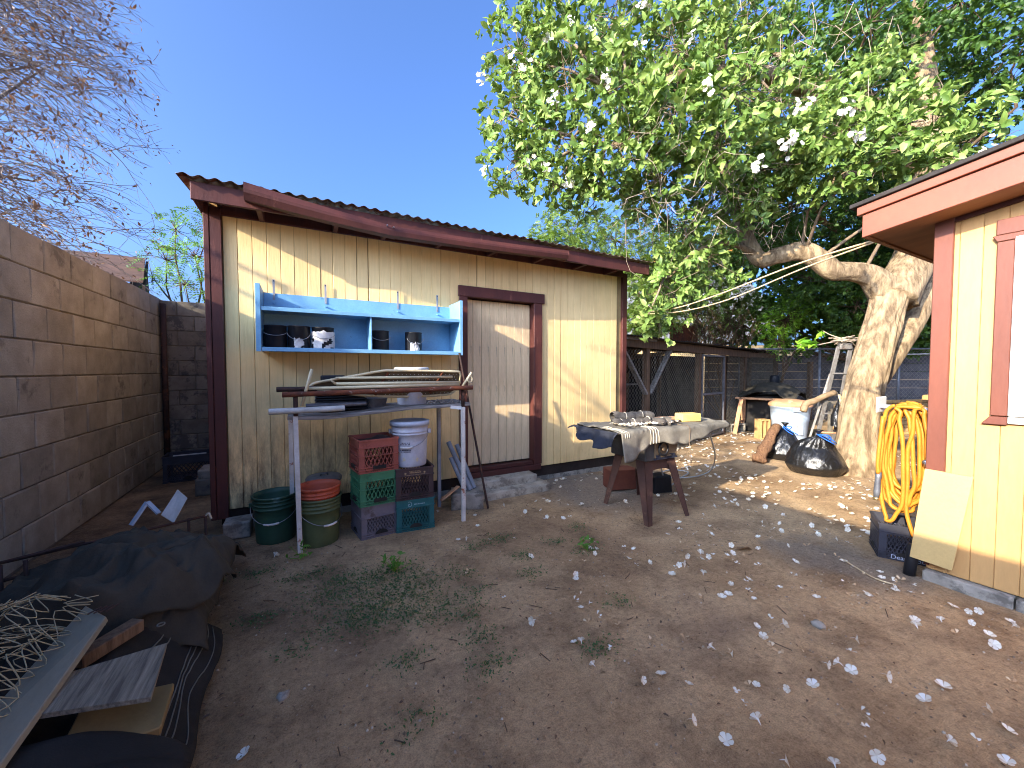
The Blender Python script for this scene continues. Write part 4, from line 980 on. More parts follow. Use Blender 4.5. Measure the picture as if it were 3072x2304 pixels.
MB().prism([(x0, -.6, 2.278), (x0, .69, 2.278), (x0, .69, 2.37), (x0, -.6, 2.37)], (dx, 0, 0)).build('head_trim', 'maroon_house', wn, bevel=.003)
MB().prism([(x0-.004, -.6, 1.165), (x0-.004, .615, 1.165), (x0-.004, .615, 1.125), (x0-.004, -.6, 1.125)], (dx, 0, 0)).build('sill', 'white_paint', wn, bevel=.003)
# leaning cream panel and black pipe
o = MB().prism([(3.74, .955, .775), (3.74, .735, .77), (3.69, .80, .145), (3.69, 1.0, .155)], (.012, .0, .001)).build('panel', 'panel_cream', bevel=.002, loc=(3.72, .87, .15)); tag(o, 'blank cream board fixed low over the house corner', 'board')
o = MB().tube([(3.76, 1.02, -.02), (3.77, 1.0, .22)], .033, 14).build('drain_pipe', 'black_plastic', smooth=True, loc=(3.76, 1.02, 0)); tag(o, 'short black drain pipe at the house corner', 'pipe')
# hose and its hanger
hh_ = thing('hose_hanger', 'metal hose hanger fixed to the end wall of the house', 'hanger', (3.95, 1.05, .9))
MB().tube([(3.93, .99, 1.16), (3.93, 1.26, 1.17)], .012, 8).tube([(4.05, .99, 1.16), (4.05, 1.26, 1.17)], .012, 8).build('arm', 'pvc_grey', hh_)
MB().box((3.97, 1.265, 1.185), (.16, .012, .12)).build('end_plate', 'white_paint', hh_, bevel=.004)
hz = thing('garden_hose', 'yellow garden hose coiled on the hanger at the house corner', 'hose', (3.95, 1.1, .3))
r = random.Random(4); pts = []
N = 12
for k in range(N):
    xk = 3.87+.017*k; yc = 1.115+r.uniform(-.025, .02); wy = r.uniform(.075, .125); tp_ = 1.19+r.uniform(-.015, .02); bot = .42+r.uniform(-.05, .13)
    if k == 0: bot, yc, wy = .31, 1.165, .07
    if k == 1: bot, yc, wy = .24, 1.03, .05
    for q in np.linspace(0, 2*math.pi, 24)[:-1]:
        sx = math.sin(q); cz = math.cos(q); sq = abs(cz)**.7*(1 if cz > 0 else -1)
        pts.append((xk+.017*q/6.28+.01*sx, yc+(wy*(1 if cz < 0 else 1-.25*cz))*sx+.012*r.uniform(-1, 1), (tp_+bot)/2+(tp_-bot)/2*sq))
sm = cr(pts, 3)
MB().tube(sm, .0125, 10).build('tube', 'hose', hz, smooth=True)
MB().tube(cr([(3.87, 1.22, 1.1), (3.855, 1.235, .8), (3.86, 1.235, .66)], 6), .0125, 10).build('tube', 'hose', hz, smooth=True)
MB().tube([(3.87, 1.235, .67), (3.868, 1.235, .63), (3.866, 1.236, .62), (3.862, 1.238, .52), (3.86, 1.24, .47)], [.018, .02, .017, .021, .016], 12).build('nozzle', 'galv', hz, smooth=True)
MB().tube([(3.86, 1.24, .475), (3.858, 1.24, .455)], .018, 12).build('nozzle_tip', 'brass', hz, smooth=True)
MB().tube([(3.86, .985, .80), (3.92, .985, .80)], .016, 10).tube([(3.87, .985, .80), (3.87, .96, .74)], .014, 10).build('tap', 'steel', hh_, smooth=True)
crate('black milk crate with white lettering under the yellow hose', (4.11, 1.17, 0), R(-62), 'crate_black', 2, size=(.30, .30, .27), ink='ink_blue', txt='DeanFoods')
o = MB().tube(cr([(3.6, 1.35, .012), (3.52, 1.22, .012), (3.45, 1.1, .015), (3.47, 1.0, .012)], 6), .005, 6).build('cord', 'rope', smooth=True, loc=(3.5, 1.2, 0)); tag(o, 'thin pale cord lying on the ground by the black crate', 'cord')
# ================================================================ FOLIAGE HELPERS
LEAF = (np.array([(0, 0, 0), (.33, .5, .10), (.33, 0, 0), (.33, -.5, .10), (.70, .40, .03), (.70, 0, -.07), (.70, -.40, .03), (1, 0, -.20)]),
        [(0, 2, 1), (0, 3, 2), (1, 2, 5, 4), (2, 3, 6, 5), (4, 5, 7), (5, 6, 7)])
SLIM = (np.array([(0, 0, 0), (.4, .5, .05), (1, 0, -.1), (.4, -.5, .05)]), [(0, 3, 2, 1)])
PETAL = (np.array([(0, 0, 0), (.35, .16, .12), (.35, -.16, .12), (.8, .34, .2), (.8, -.34, .2), (1, .16, .16), (1, -.16, .16)]), [(0, 2, 1), (1, 2, 4, 3), (3, 4, 6, 5)])
def unit(a): return a/np.maximum(np.linalg.norm(a, axis=-1, keepdims=True), 1e-9)
def leaves_mesh(name, mat, P, D, Nn, L, W, tmpl=LEAF):
    tv, tf = tmpl; D = unit(D); S = unit(np.cross(Nn, D)); N2 = np.cross(D, S)
    n = len(P); k = len(tv)
    V = P[:, None, :]+D[:, None, :]*(tv[None, :, 0:1]*L[:, None, None])+S[:, None, :]*(tv[None, :, 1:2]*W[:, None, None])+N2[:, None, :]*(tv[None, :, 2:3]*L[:, None, None])
    V = V.reshape(-1, 3)
    lt = np.array([len(f) for f in tf]); loops = np.concatenate([np.array(f) for f in tf])
    LI = (np.arange(n)[:, None]*k+loops[None, :]).ravel()
    tot = np.tile(lt, n); st = np.concatenate([[0], np.cumsum(tot)[:-1]])
    me = bpy.data.meshes.new(name); me.vertices.add(len(V)); me.vertices.foreach_set('co', V.ravel().astype(np.float32))
    me.loops.add(len(LI)); me.loops.foreach_set('vertex_index', LI.astype(np.int32))
    me.polygons.add(len(tot)); me.polygons.foreach_set('loop_start', st.astype(np.int32)); me.polygons.foreach_set('loop_total', tot.astype(np.int32))
    me.polygons.foreach_set('use_smooth', np.ones(len(tot), bool))
    me.materials.append(MATS[mat]); me.update(calc_edges=True); me.validate()
    return me
def meshobj(name, me, parent=None, loc=None):
    o = bpy.data.objects.new(name, me); COL.objects.link(o)
    if parent: o.parent = parent; o.location = -Vector(rootloc(parent))
    return o
def rnd_dir(n): return unit(rng.normal(size=(n, 3)))
def blob_pts(blobs, dens, shell=.35):
    """sprig positions spread through blobs, thicker toward the outside"""
    P, O = [], []
    for x, y, z, r in blobs:
        n = max(6, int(dens*r*r)); d = rnd_dir(n); rr = r*rng.uniform(shell, 1.08, (n, 1))**.6
        wob = np.array([1+.35*mn.noise(Vector(q)*2.2+Vector((x, y, z))) for q in d])[:, None]
        P.append(np.array([x, y, z])+d*rr*wob*np.array([1.1, 1.1, .92])); O.append(d)
    return np.concatenate(P), np.concatenate(O)
def rosettes(P, O, per, L, W, jitter=.45, droop=.35, gap=None):
    if gap is not None:
        kp = np.array([mn.noise(Vector(q)*2.6)+.5*mn.noise(Vector(q)*6) > gap for q in P]); P, O = P[kp], O[kp]
    n = len(P); k = per
    ax = unit(O+rng.normal(size=O.shape)*.6+np.array([-.15, -.1, .25]))
    Pn = np.repeat(P, k, 0); A = np.repeat(ax, k, 0)
    rd = rnd_dir(n*k); tang = unit(rd-A*np.sum(rd*A, 1, keepdims=True))
    sp = rng.uniform(.5, 1.25, (n*k, 1)); D = unit(A*np.cos(sp)+tang*np.sin(sp)+np.array([0, 0, -droop])*rng.uniform(0, 1.4, (n*k, 1)))
    N = unit(A+rng.normal(size=A.shape)*jitter)
    s = rng.uniform(.35, 1.3, n*k)
    Pn = Pn+A*rng.uniform(-.06, .05, (n*k, 1))
    return Pn, D, N, L*s, W*s*rng.uniform(.8, 1.1, n*k)
def twigs(m, starts, ends, r0=.008, sag=.1, n=3):
    for a, b in zip(starts, ends):
        a = Vector(a); b = Vector(b); L = (b-a).length; mid = (a+b)/2+Vector(rng.normal(size=3)*L*.12)+Vector((0, 0, -sag*L*.3))
        m.tube([a, a.lerp(mid, .55), mid, mid.lerp(b, .5)+Vector(rng.normal(size=3)*L*.04), b], [r0, r0*.8, r0*.65, r0*.5, r0*.25], n, caps=False)

# ================================================================ BIG FLOWERING TREE
A_ = [(2.63, 4.66, 5.69, 0.45), (2.44, 4.5, 4.75, 0.42), (2.48, 4.45, 4.09, 0.36), (3.08, 4.67, 6.24, 0.5), (3.1, 4.16, 5.17, 0.55), (2.87, 4.02, 4.33, 0.48), (2.87, 4.12, 3.83, 0.3), (3.73, 4.08, 6.07, 0.55), (3.54, 3.69, 4.91, 0.55), (3.47, 3.69, 4.21, 0.48), (3.45, 3.92, 3.88, 0.32), (4.27, 3.54, 5.65, 0.6), (4.05, 3.28, 4.55, 0.55), (4.06, 3.48, 4.04, 0.38), (5.05, 3.36, 6.07, 0.55), (4.55, 2.9, 4.76, 0.5), (4.45, 2.93, 4.15, 0.42), (4.82, 2.52, 4.51, 0.42), (4.68, 2.34, 3.82, 0.36), (4.87, 2.68, 3.66, 0.32), (4.88, 2.0, 3.95, 0.36), (5.07, 2.11, 3.57, 0.3), (5.7, 2.04, 4.62, 0.42), (5.3, 1.77, 3.71, 0.32), (5.73, 1.55, 4.04, 0.36), (5.68, 1.56, 3.61, 0.26), (5.84, 1.25, 3.73, 0.3), (4.74, 3.66, 3.52, 0.3), (5.15, 3.65, 3.06, 0.28), (4.5, 3.75, 2.62, 0.28), (4.11, 3.72, 2.2, 0.2), (5.3, 3.48, 3.96, 0.36)]
B_ = [(8.89, 4.42, 4.81, 0.9), (10.34, 4.2, 4.71, 1.0), (11.24, 3.72, 5.02, 1.0), (10.45, 4.66, 3.61, 0.9), (11.38, 4.12, 2.95, 0.8), (12.36, 3.66, 4.47, 1.0), (8.46, 4.63, 4.33, 0.7), (11.43, 3.06, 5.48, 1.0), (7.83, 3.96, 7.33, 0.9), (9.57, 3.59, 7.57, 1.0), (10.76, 2.95, 7.75, 1.0), (11.14, 2.13, 6.49, 1.0), (7.08, 4.34, 6.91, 0.8), (5.89, 4.41, 6.52, 0.8), (5.04, 4.62, 6.14, 0.7), (7.43, 4.1, 5.65, 0.8), (4.38, 5.0, 6.59, 0.6), (6.49, 4.36, 5.12, 0.5), (12.4, 3.0, 3.3, .8), (12.6, 2.4, 4.6, .9), (13.3, 3.2, 3.6, .9), (11.6, 4.6, 3.9, .8), (12.2, 4.2, 3.0, .7), (10.3, 1.6, 6.9, 1), (7.6, 2.7, 6.7, .8), (8.9, 3.2, 5.9, .9), (10.2, 3.2, 6.2, 1.0), (9.4, 2.2, 7.4, 1)]
A_ = [(x*1.2, y*1.2, 1.45+(z-1.45)*1.2, r*1.2) if (x > 4.6 and y < 2.8 and z < 4.7) else (x, y, z, r) for x, y, z, r in A_]
te = thing('flowering_tree', 'big flowering tree with thick pale trunk beside the trash bags', 'tree', (6.95, 2.45, 0))
def limb(pts, rs, n=28, seed=0, furrow=.10):
    Q = cr([tuple(p)+(r,) for p, r in zip(pts, rs)], 14); m = MB()
    m.tube([q[:3] for q in Q], [q[3] for q in Q], n, caps=True)
    k = len(Q)
    for i in range(k):
        c = Vector(Q[i][:3]); r = Q[i][3]
        for j in range(n):
            v = Vector(m.v[i*n+j]); d = v-c; a = 2*math.pi*j/n
            f = mn.noise(Vector((math.cos(a)*3.2+.25*i/14, math.sin(a)*3.2, i*.055*r/.3+seed)))*furrow*1.3 + mn.noise(Vector((math.cos(a)*9, math.sin(a)*9, i*.09+seed)))*furrow*.5
            m.v[i*n+j] = tuple(c+d*(1+f))
    return m
trunk = [(6.90, 2.47, -.08), (6.92, 2.47, .12), (6.97, 2.47, .45), (7.02, 2.48, .8), (7.12, 2.465, 1.15), (7.25, 2.45, 1.5), (7.42, 2.43, 1.9), (7.58, 2.41, 2.27), (7.72, 2.38, 2.62)]
limb(trunk, [.37, .295, .235, .215, .21, .21, .205, .205, .215], 72, 1, .14).build('trunk', 'bark', te, smooth=True)
limbs = [([(7.72, 2.38, 2.5), (7.9, 2.32, 2.8), (8.11, 2.27, 3.12), (8.4, 2.26, 3.7), (8.64, 2.26, 4.33), (8.88, 2.42, 5.91), (9.09, 2.6, 7.6)], [.30, .27, .25, .23, .21, .16, .08]),
         ([(7.7, 2.42, 2.6), (7.40, 2.53, 2.84), (7.15, 2.66, 2.90), (6.92, 2.79, 2.92), (6.78, 2.92, 3.1), (6.62, 3.08, 3.24), (6.42, 3.3, 3.2), (6.25, 3.5, 3.2), (6.13, 3.71, 3.79), (6.02, 3.92, 4.57), (5.9, 4.0, 5.4)], [.22, .155, .13, .135, .14, .135, .12, .105, .09, .075, .04]),
         ([(7.3, 2.45, 1.15), (7.62, 2.42, 1.42), (7.98, 2.36, 1.8), (8.33, 2.28, 2.25), (8.65, 2.25, 2.75), (9.0, 2.25, 3.3), (9.4, 2.4, 4.2)], [.13, .12, .12, .13, .14, .14, .11]),
         ([(8.7, 2.3, 4.6), (7.6, 2.9, 5.4), (6.2, 3.2, 5.7), (4.9, 3.5, 5.5), (3.6, 4.0, 5.2)], [.16, .13, .11, .08, .03]),
         ([(6.05, 3.85, 4.3), (5.2, 3.7, 4.4), (4.3, 3.7, 4.4), (3.3, 4.0, 4.4)], [.09, .075, .055, .02]),
         ([(8.6, 2.3, 4.2), (9.6, 2.3, 4.9), (10.8, 2.6, 5.3), (11.6, 3.0, 5.2)], [.15, .12, .09, .05]),
         ([(8.7, 2.35, 4.7), (8.8, 3.2, 5.0), (9.2, 4.0, 5.0), (10.0, 4.3, 4.8), (10.8, 4.2, 4.5)], [.11, .09, .075, .06, .03]),
         ([(6.25, 3.5, 3.25), (5.6, 3.6, 3.35), (5.0, 3.7, 3.15), (4.55, 3.75, 2.75)], [.05, .035, .025, .012]),
         ([(8.75, 2.35, 5.2), (8.2, 3.2, 6.2), (7.4, 3.9, 7.0)], [.12, .08, .04])]
for i, (p, r_) in enumerate(limbs): limb(p, r_, 28 if i < 4 else 16, 5+i, .12).build('limb', 'bark', te, smooth=True)
skel = np.concatenate([np.array([q[:3] for q in cr(p, 5)]) for p, _ in limbs[1:]])
P, O = blob_pts([(x, y, z, r*1.12) for x, y, z, r in A_+[(4.55, 3.6, 4.1, .4), (5.35, 3.4, 3.75, .38), (4.2, 3.85, 3.75, .3), (3.3, 4.1, 3.72, .28), (5.1, 3.75, 2.75, .22), (6.0, 3.2, 4.3, .45), (6.6, 2.9, 4.9, .5), (4.77, 3.68, 2.42, .26), (4.55, 3.66, 2.95, .28), (5.36, 3.55, 2.75, .28), (4.28, 3.69, 2.0, .16)]], 450)
m = MB()
cen = np.array([b[:3] for b in A_])
# secondary boughs: limb -> blob centre, then twigs centre -> sprigs
for c in cen:
    j = np.argmin(np.linalg.norm(skel-c, axis=1)); twigs(m, [skel[j]], [c], .026, .1, 6)
sel = rng.choice(len(P), min(len(P), 900), False)
st = []
for i in sel:
    c = cen[np.argmin(np.linalg.norm(cen-P[i], axis=1))]; st.append(c+(P[i]-c)*rng.uniform(0, .35)+rng.normal(size=3)*.06)
twigs(m, st, P[sel], .0065, .2, 3)
m.build('boughs', 'twig', te, smooth=True, recalc=False, kind='stuff')
# bare grey twigs hanging under the canopy
m = MB(); a = []; b = []
for k in range(700):
    c = np.array([rng.uniform(3.6, 6.6), rng.uniform(2.9, 4.3), rng.uniform(3.35, 4.7)])
    if rng.random() < .35: c = np.array([rng.uniform(4.5, 7.6), rng.uniform(2.2, 4.2), rng.uniform(5.0, 6.6)])
    a.append(c); b.append(c+rng.normal(size=3)*np.array([.25, .2, .2])+np.array([-.1, 0, -.18]))
twigs(m, a, b, .006, .3, 3); m.build('bare_twigs', 'twig_pale', te, smooth=True, recalc=False, kind='stuff')
meshobj('foliage', leaves_mesh('foliage', 'leaf', *rosettes(P, O, 8, .108, .060, gap=-.28)), te)['kind'] = 'stuff'
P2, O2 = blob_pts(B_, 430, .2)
meshobj('foliage', leaves_mesh('foliage', 'leaf_shaded', *rosettes(P2, O2, 9, .095, .054, gap=-.38)), te)['kind'] = 'stuff'  # rear crown of the same tree, leaves coloured as if in shade
m = MB(); cen2 = np.array([b[:3] for b in B_]); sk = skel
for c in cen2:
    j = np.argmin(np.linalg.norm(sk-c, axis=1)); twigs(m, [sk[j]], [c], .035, .1, 6)
sel = rng.choice(len(P2), 600, False)
twigs(m, [cen2[np.argmin(np.linalg.norm(cen2-P2[i], axis=1))] for i in sel], P2[sel], .010, .1, 3)
m.build('boughs', 'bark_dark', te, smooth=True, recalc=False, kind='stuff')
# blossom clusters
FL = [(2.32, 4.25, 5.26), (2.39, 4.2, 5.13), (2.05, 4.5, 5.07), (3.02, 4.0, 5.77), (2.76, 4.13, 5.6), (3.15, 3.81, 5.57), (3.81, 3.58, 6.0), (3.97, 3.01, 5.24), (3.59, 3.44, 5.31), (2.87, 3.45, 4.16), (2.6, 3.93, 3.88), (3.84, 2.7, 4.45), (4.47, 1.77, 3.87), (4.19, 2.14, 3.68), (4.61, 2.16, 4.21), (4.27, 2.1, 3.68), (4.3, 2.42, 3.61), (3.08, 3.47, 4.78), (2.68, 3.91, 4.68), (2.9, 3.87, 3.71), (2.46, 4.12, 4.02), (2.09, 4.54, 3.98), (5.54, 1.06, 3.47), (4.75, 1.73, 3.71)]
def blossom(c, ax, rad, n_f=1, seed=0):
    """one or more five-lobed trumpets: returns petal arrays"""
    Pp, Dd, Nn, Ll, Ww = [], [], [], [], []
    ax = Vector(ax).normalized(); u = ax.orthogonal().normalized(); b_ = ax.cross(u)
    for k in range(5):
        a = 2*math.pi*k/5+seed; d = (u*math.cos(a)+b_*math.sin(a))
        Pp.append(c); Dd.append(tuple(d*.93+ax*.3)); Nn.append(tuple(ax*.9-d*.3)); Ll.append(rad); Ww.append(rad*1.25)
    return Pp, Dd, Nn, Ll, Ww
for i, c in enumerate(FL):
    arr = [[], [], [], [], []]
    for k in range(9):
        off = rng.normal(size=3)*.04; ax = unit(np.array([-.5, -.7, .2])+rng.normal(size=3)*.5)
        for q, w_ in zip(arr, blossom(tuple(np.array(c)+off), ax, rng.uniform(.024, .036), 1, k)): q += w_
    me = leaves_mesh('blossom', 'petal', *[np.array(x, float) for x in arr], tmpl=PETAL)
    meshobj('blossom_cluster', me, te)['kind'] = 'stuff'
# young sprig growing near the ladder top
m = MB(); m.tube(cr([(7.3, 2.75, 1.92), (7.22, 2.95, 1.88), (7.12, 3.12, 1.84), (7.02, 3.25, 1.86)], 5), .008, 5).tube(cr([(7.3, 2.78, 1.93), (7.32, 2.95, 2.0), (7.33, 3.07, 2.08)], 5), .007, 5).build('sucker_stem', 'twig_pale', te, smooth=True)
Ps = np.array([(7.07, 3.2, 1.84), (7.0, 3.27, 1.86), (7.14, 3.1, 1.86), (7.33, 3.07, 2.07), (7.05, 3.22, 1.80)])
meshobj('sucker_leaves', leaves_mesh('sucker_leaves', 'leaf_bright', *rosettes(Ps, np.tile([[-.3, .1, .6]], (5, 1)), 7, .15, .085)), te)['kind'] = 'stuff'

# ================================================================ TREES BEHIND THE SHED
def small_tree(name, label, blobs, base_, mat, dens, per, L, W, tr_mat='bark_dark', tmpl=SLIM, r0=.12):
    t = thing(name, label, 'tree', base_); c = np.array([b[:3] for b in blobs]); mid = c.mean(0)
    b0 = np.array(base_); fork = np.array([(b0[0]+mid[0])/2, (b0[1]+mid[1])/2, max(.8, mid[2]*.45)])
    limb([tuple(b0-np.array([0, 0, .1])), tuple((b0+fork)/2+.05), tuple(fork)], [r0, r0*.8, r0*.7], 14, 3, .08).build('trunk', tr_mat, t, smooth=True)
    m = MB(); twigs(m, [fork]*len(c), c, r0*.5, 0, 6)
    P, O = blob_pts(blobs, dens, .15); sel = rng.choice(len(P), min(len(P), 260), False)
    twigs(m, [c[np.argmin(np.linalg.norm(c-P[i], axis=1))] for i in sel], P[sel], .010, .1, 3)
    m.build('branches', tr_mat, t, smooth=True, recalc=False, kind='stuff')
    return t, P, O
def fronds(P, O, n_fr, n_lf, L, lf, wf):
    """feathery compound leaves: arcs of small leaflets"""
    k = len(P)*n_fr; A = np.repeat(P, n_fr, 0); d = unit(np.repeat(O, n_fr, 0)+rng.normal(size=(k, 3))*.8+np.array([0, 0, -.1])); up = unit(rng.normal(size=(k, 3))*.4+np.array([0, 0, 1.])); s = unit(np.cross(d, up)); u2 = np.cross(s, d)
    out = [[], [], []]
    for q in range(n_lf):
        t_ = (q//2+1)/(n_lf/2); sg = 1 if q % 2 else -1
        out[0].append(A+d*(L*t_)-u2*0+np.array([0, 0, -1])*(.35*L*t_*t_)); out[1].append(unit(s*sg+d*.5)); out[2].append(u2+rng.normal(size=(k, 3))*.25)
    P3 = np.concatenate(out[0]); n = len(P3)
    return P3, np.concatenate(out[1]), np.concatenate(out[2]), lf*rng.uniform(.7, 1.2, n), wf*rng.uniform(.8, 1.2, n)
M_ = [(5.02, 8.2, 4.19, 0.7), (6.14, 8.2, 5.05, 0.8), (7.19, 7.62, 4.81, 0.9), (8.14, 7.08, 4.33, 0.9), (6.52, 7.37, 3.73, 0.7), (5.25, 7.72, 3.66, 0.5), (6.93, 6.56, 3.18, 0.6), (9.22, 7.09, 4.98, 0.8), (6.67, 6.44, 2.71, 0.4), (5.6, 8.0, 4.6, .6), (8.6, 7.2, 3.6, .6), (8.4, 6.9, 3.9, .8), (10.4, 7.1, 4.7, .9), (9.9, 7.2, 3.0, .8), (10.0, 7.4, 3.7, .8), (12.0, 7.3, 3.8, .8), (11.6, 6.9, 5.2, .9), (6.7, 6.2, 2.5, .42), (8.0, 6.9, 2.9, .6)]
t, P, O = small_tree('feathery_tree', 'feathery light green tree rising behind the shed roof', M_, (7.2, 7.9, 0), 'leaf_mesquite', 420, 0, 0, 0)
meshobj('foliage', leaves_mesh('foliage', 'leaf_mesquite', *fronds(P, O, 3, 14, .15, .05, .022), tmpl=SLIM), t)['kind'] = 'stuff'
G_ = [(11.06, 5.43, 2.77, 0.5), (11.06, 5.64, 2.22, 0.32), (11.62, 5.38, 3.41, 0.5), (11.3, 5.4, 3.0, .45)]
t, P, O = small_tree('leafy_bush', 'bright green leafy bush rising behind the chicken run', G_, (11.3, 5.75, 0), 'leaf_bright', 300, 0, 0, 0, r0=.05)
meshobj('foliage', leaves_mesh('foliage', 'leaf_bright', *fronds(P, O, 2, 12, .2, .06, .026), tmpl=SLIM), t)['kind'] = 'stuff'
L_ = [(-2.68, 12.41, 4.9, 0.45), (-2.84, 12.23, 4.1, 0.55), (-2.25, 11.92, 4.2, 0.6), (-2.37, 11.61, 3.45, 0.5), (-3.14, 12.38, 3.7, 0.3), (-1.9, 11.8, 4.9, .5)]
t, P, O = small_tree('acacia_tree', 'airy green tree with fern like leaves beyond the back block wall', L_, (-2.4, 12, 0), 'leaf_left', 85, 0, 0, 0, r0=.07)
meshobj('foliage', leaves_mesh('foliage', 'leaf_left', *fronds(P, O, 2, 14, .30, .075, .03), tmpl=SLIM), t)['kind'] = 'stuff'
# background tree masses at the back right, shade put into the leaf colour
t, P, O = small_tree('shade_tree', 'dense dark tree filling the background behind the trunk', [(12.5, 5.2, 3.4, 1.1), (13.5, 4.6, 4.6, 1.3), (14.6, 3.6, 3.8, 1.3), (13.2, 4.4, 2.6, .9), (15, 3.6, 5.4, 1.4), (12, 5.6, 4.8, 1.1), (15.5, 2.6, 4.2, 1.3), (10.9, 6.2, 4.6, 1.0), (15.2, 4.35, 3.4, 1.2), (15.6, 4.2, 4.6, 1.3), (16.1, 4.4, 2.6, 1.0), (13.2, 4.5, 3.85, 1), (14.3, 3.8, 5.6, 1.3), (13.6, 4.2, 6.6, 1.2), (17, 3.8, 3.6, 1.3), (12.6, 6.0, 2.6, .9), (14.0, 5.4, 2.4, .9), (15.2, 4.8, 2.3, .9), (17.2, 4.0, 2.2, 1.0), (11.6, 7.0, 2.9, .9), (13.2, 6.4, 3.4, 1.0)], (13.5, 4.9, 0), 'leaf_shaded', 210, 0, 0, 0, r0=.16)
meshobj('foliage', leaves_mesh('foliage', 'leaf_shaded', *rosettes(P, O, 9, .15, .085)), t)['kind'] = 'stuff'

# ================================================================ DRY TREE OVER THE LEFT WALL
dt = thing('dry_tree', 'half dead tree with bare drooping whips over the left wall', 'tree', (-4.2, 5.2, 0))
limb([(-4.2, 5.2, -.1), (-4.15, 5.2, 1.2), (-4.1, 5.25, 2.4), (-4.0, 5.3, 3.2)], [.16, .13, .12, .10], 16, 2, .08).build('trunk', 'bark_dark', dt, smooth=True)
m = MB(); tw = MB(); LP, LD = [], []
heads = []
for k in range(26):
    e = np.array([rng.uniform(-3.9, -2.7), rng.uniform(5.4, 7.5), 0]); e[2] = rng.uniform(2.8, 6.4); heads.append(e)
    twigs(m, [(-4.0, 5.3, 3.0)], [e], .035, -.2, 6)
for k in range(1050):
    h = heads[rng.integers(len(heads))]+rng.normal(size=3)*np.array([.35, .45, .5]); L = rng.uniform(.4, 1.1)
    d = unit(np.array([.80, .12, .10])+rng.normal(size=3)*np.array([.2, .35, .34])); p = h.copy(); pts = [p.copy()]
    for s_ in range(8):
        d = unit(d+np.array([.01, .0, -.10])+rng.normal(size=3)*.08); p = p+d*L/8; pts.append(p.copy())
        if (p[0] > -2.1 and p[2] < 2.56) or p[0] > -1.75: break
        if s_ > 1 and rng.random() < .8:
            dd = unit(d+rng.normal(size=3)*.55); q = p+dd*rng.uniform(.10, .32); tw.tube([p, (p+q)/2+rng.normal(size=3)*.012, q], [.0034, .0026, .0012], 3, caps=False)
            for _ in range(rng.integers(0, 4) if rng.random() < .6 else 0):
                LP.append(q+rng.normal(size=3)*.03); LD.append(unit(rng.normal(size=3)+np.array([0, 0, -.5])))
    if len(pts) > 2: m.tube(pts, list(np.linspace(.0065, .0018, len(pts))), 3, caps=False)
m.build('whips', 'dry_twig', dt, smooth=True, recalc=False, kind='stuff'); tw.build('twigs', 'dry_twig', dt, smooth=True, recalc=False, kind='stuff')
LP = np.array(LP); LD = np.array(LD); n = len(LP)
meshobj('dead_leaves', leaves_mesh('dead_leaves', 'leaf_dry', LP, LD, rnd_dir(n), rng.uniform(.03, .075, n), rng.uniform(.012, .03, n), tmpl=LEAF), dt)['kind'] = 'stuff'
# the same hedge of dry growth goes on along the wall toward the street
dt2 = thing('dry_tree', 'second dry bush beyond the left wall whose shade streaks the shed', 'tree', (-6.2, 1.6, 0))
limb([(-6.2, 1.6, -.1), (-6.2, 1.65, 1.4), (-6.1, 1.7, 2.8)], [.14, .12, .1], 14, 6, .08).build('trunk', 'bark_dark', dt2, smooth=True)
m = MB()
for k in range(80):
    h = np.array([rng.uniform(-7.4, -5.4), rng.uniform(.2, 2.7), rng.uniform(3.2, 6.0)]); L = rng.uniform(.8, 1.9)
    d = unit(np.array([.85, .25, -.10])+rng.normal(size=3)*np.array([.2, .2, .12])); p = h.copy(); pts = [p.copy()]
    for s_ in range(7): d = unit(d+np.array([.01, 0, -.05])+rng.normal(size=3)*.05); p = p+d*L/7; pts.append(p.copy())
    m.tube(pts, list(np.linspace(.030, .008, len(pts))), 4, caps=False)
    if k < 14: twigs(m, [(-6.1, 1.7, 2.7)], [h], .04, 0, 5)
m.build('whips', 'dry_twig', dt2, smooth=True, recalc=False, kind='stuff')

# ================================================================ CHICKEN RUN
E0 = Vector((5.16, 4.70, 0)); ee = Vector((.978, .21, 0)); en = Vector((-.21, .978, 0))
cp = thing('chicken_run', 'weathered timber chicken run with wire mesh beside the shed', 'coop', (6.8, 5.1, 0))
for s_, wd in ((0, .10), (1.99, .10), (3.28, .085), (4.5, .12), (7.0, .10)):
    p = E0+ee*s_; MB().beam(p+Vector((0, 0, -.05)), p+Vector((0, 0, 1.86)), wd, wd, en).build('post', 'brown_wood', cp, bevel=.006)
for s_ in (0, 2.4, 4.5): p = E0+ee*s_+en*2.2; MB().beam(p+Vector((0, 0, -.05)), p+Vector((0, 0, 1.95)), .09, .09, en).build('post', 'brown_wood', cp, bevel=.006)
MB().beam(E0+ee*-.75+en*-.06+Vector((0, 0, 1.90)), E0+ee*4.75+en*-.06+Vector((0, 0, 1.84)), .035, .15).build('beam', 'brown_wood', cp, bevel=.004)
MB().beam(E0+ee*-.75+en*-.10+Vector((0, 0, 1.975)), E0+ee*.15+en*-.10+Vector((0, 0, 1.972)), .03, .075).build('beam', 'grey_wood', cp, bevel=.004)
MB().beam(E0+ee*4.8+en*-.04+Vector((0, 0, 1.84)), E0+ee*7.1+en*-.04+Vector((0, 0, 1.86)), .04, .12).build('beam', 'brown_wood', cp, bevel=.004)
MB().beam(E0+ee*.06+en*-.03+Vector((0, 0, 1.05)), E0+ee*.75+en*-.03+Vector((0, 0, 1.82)), .04, .09, en).build('brace', 'grey_wood', cp, bevel=.004)
MB().beam(E0+ee*-.06+en*-.03+Vector((0, 0, 1.05)), E0+ee*-.72+en*-.03+Vector((0, 0, 1.75)), .04, .09, en).build('brace', 'grey_wood', cp, bevel=.004)
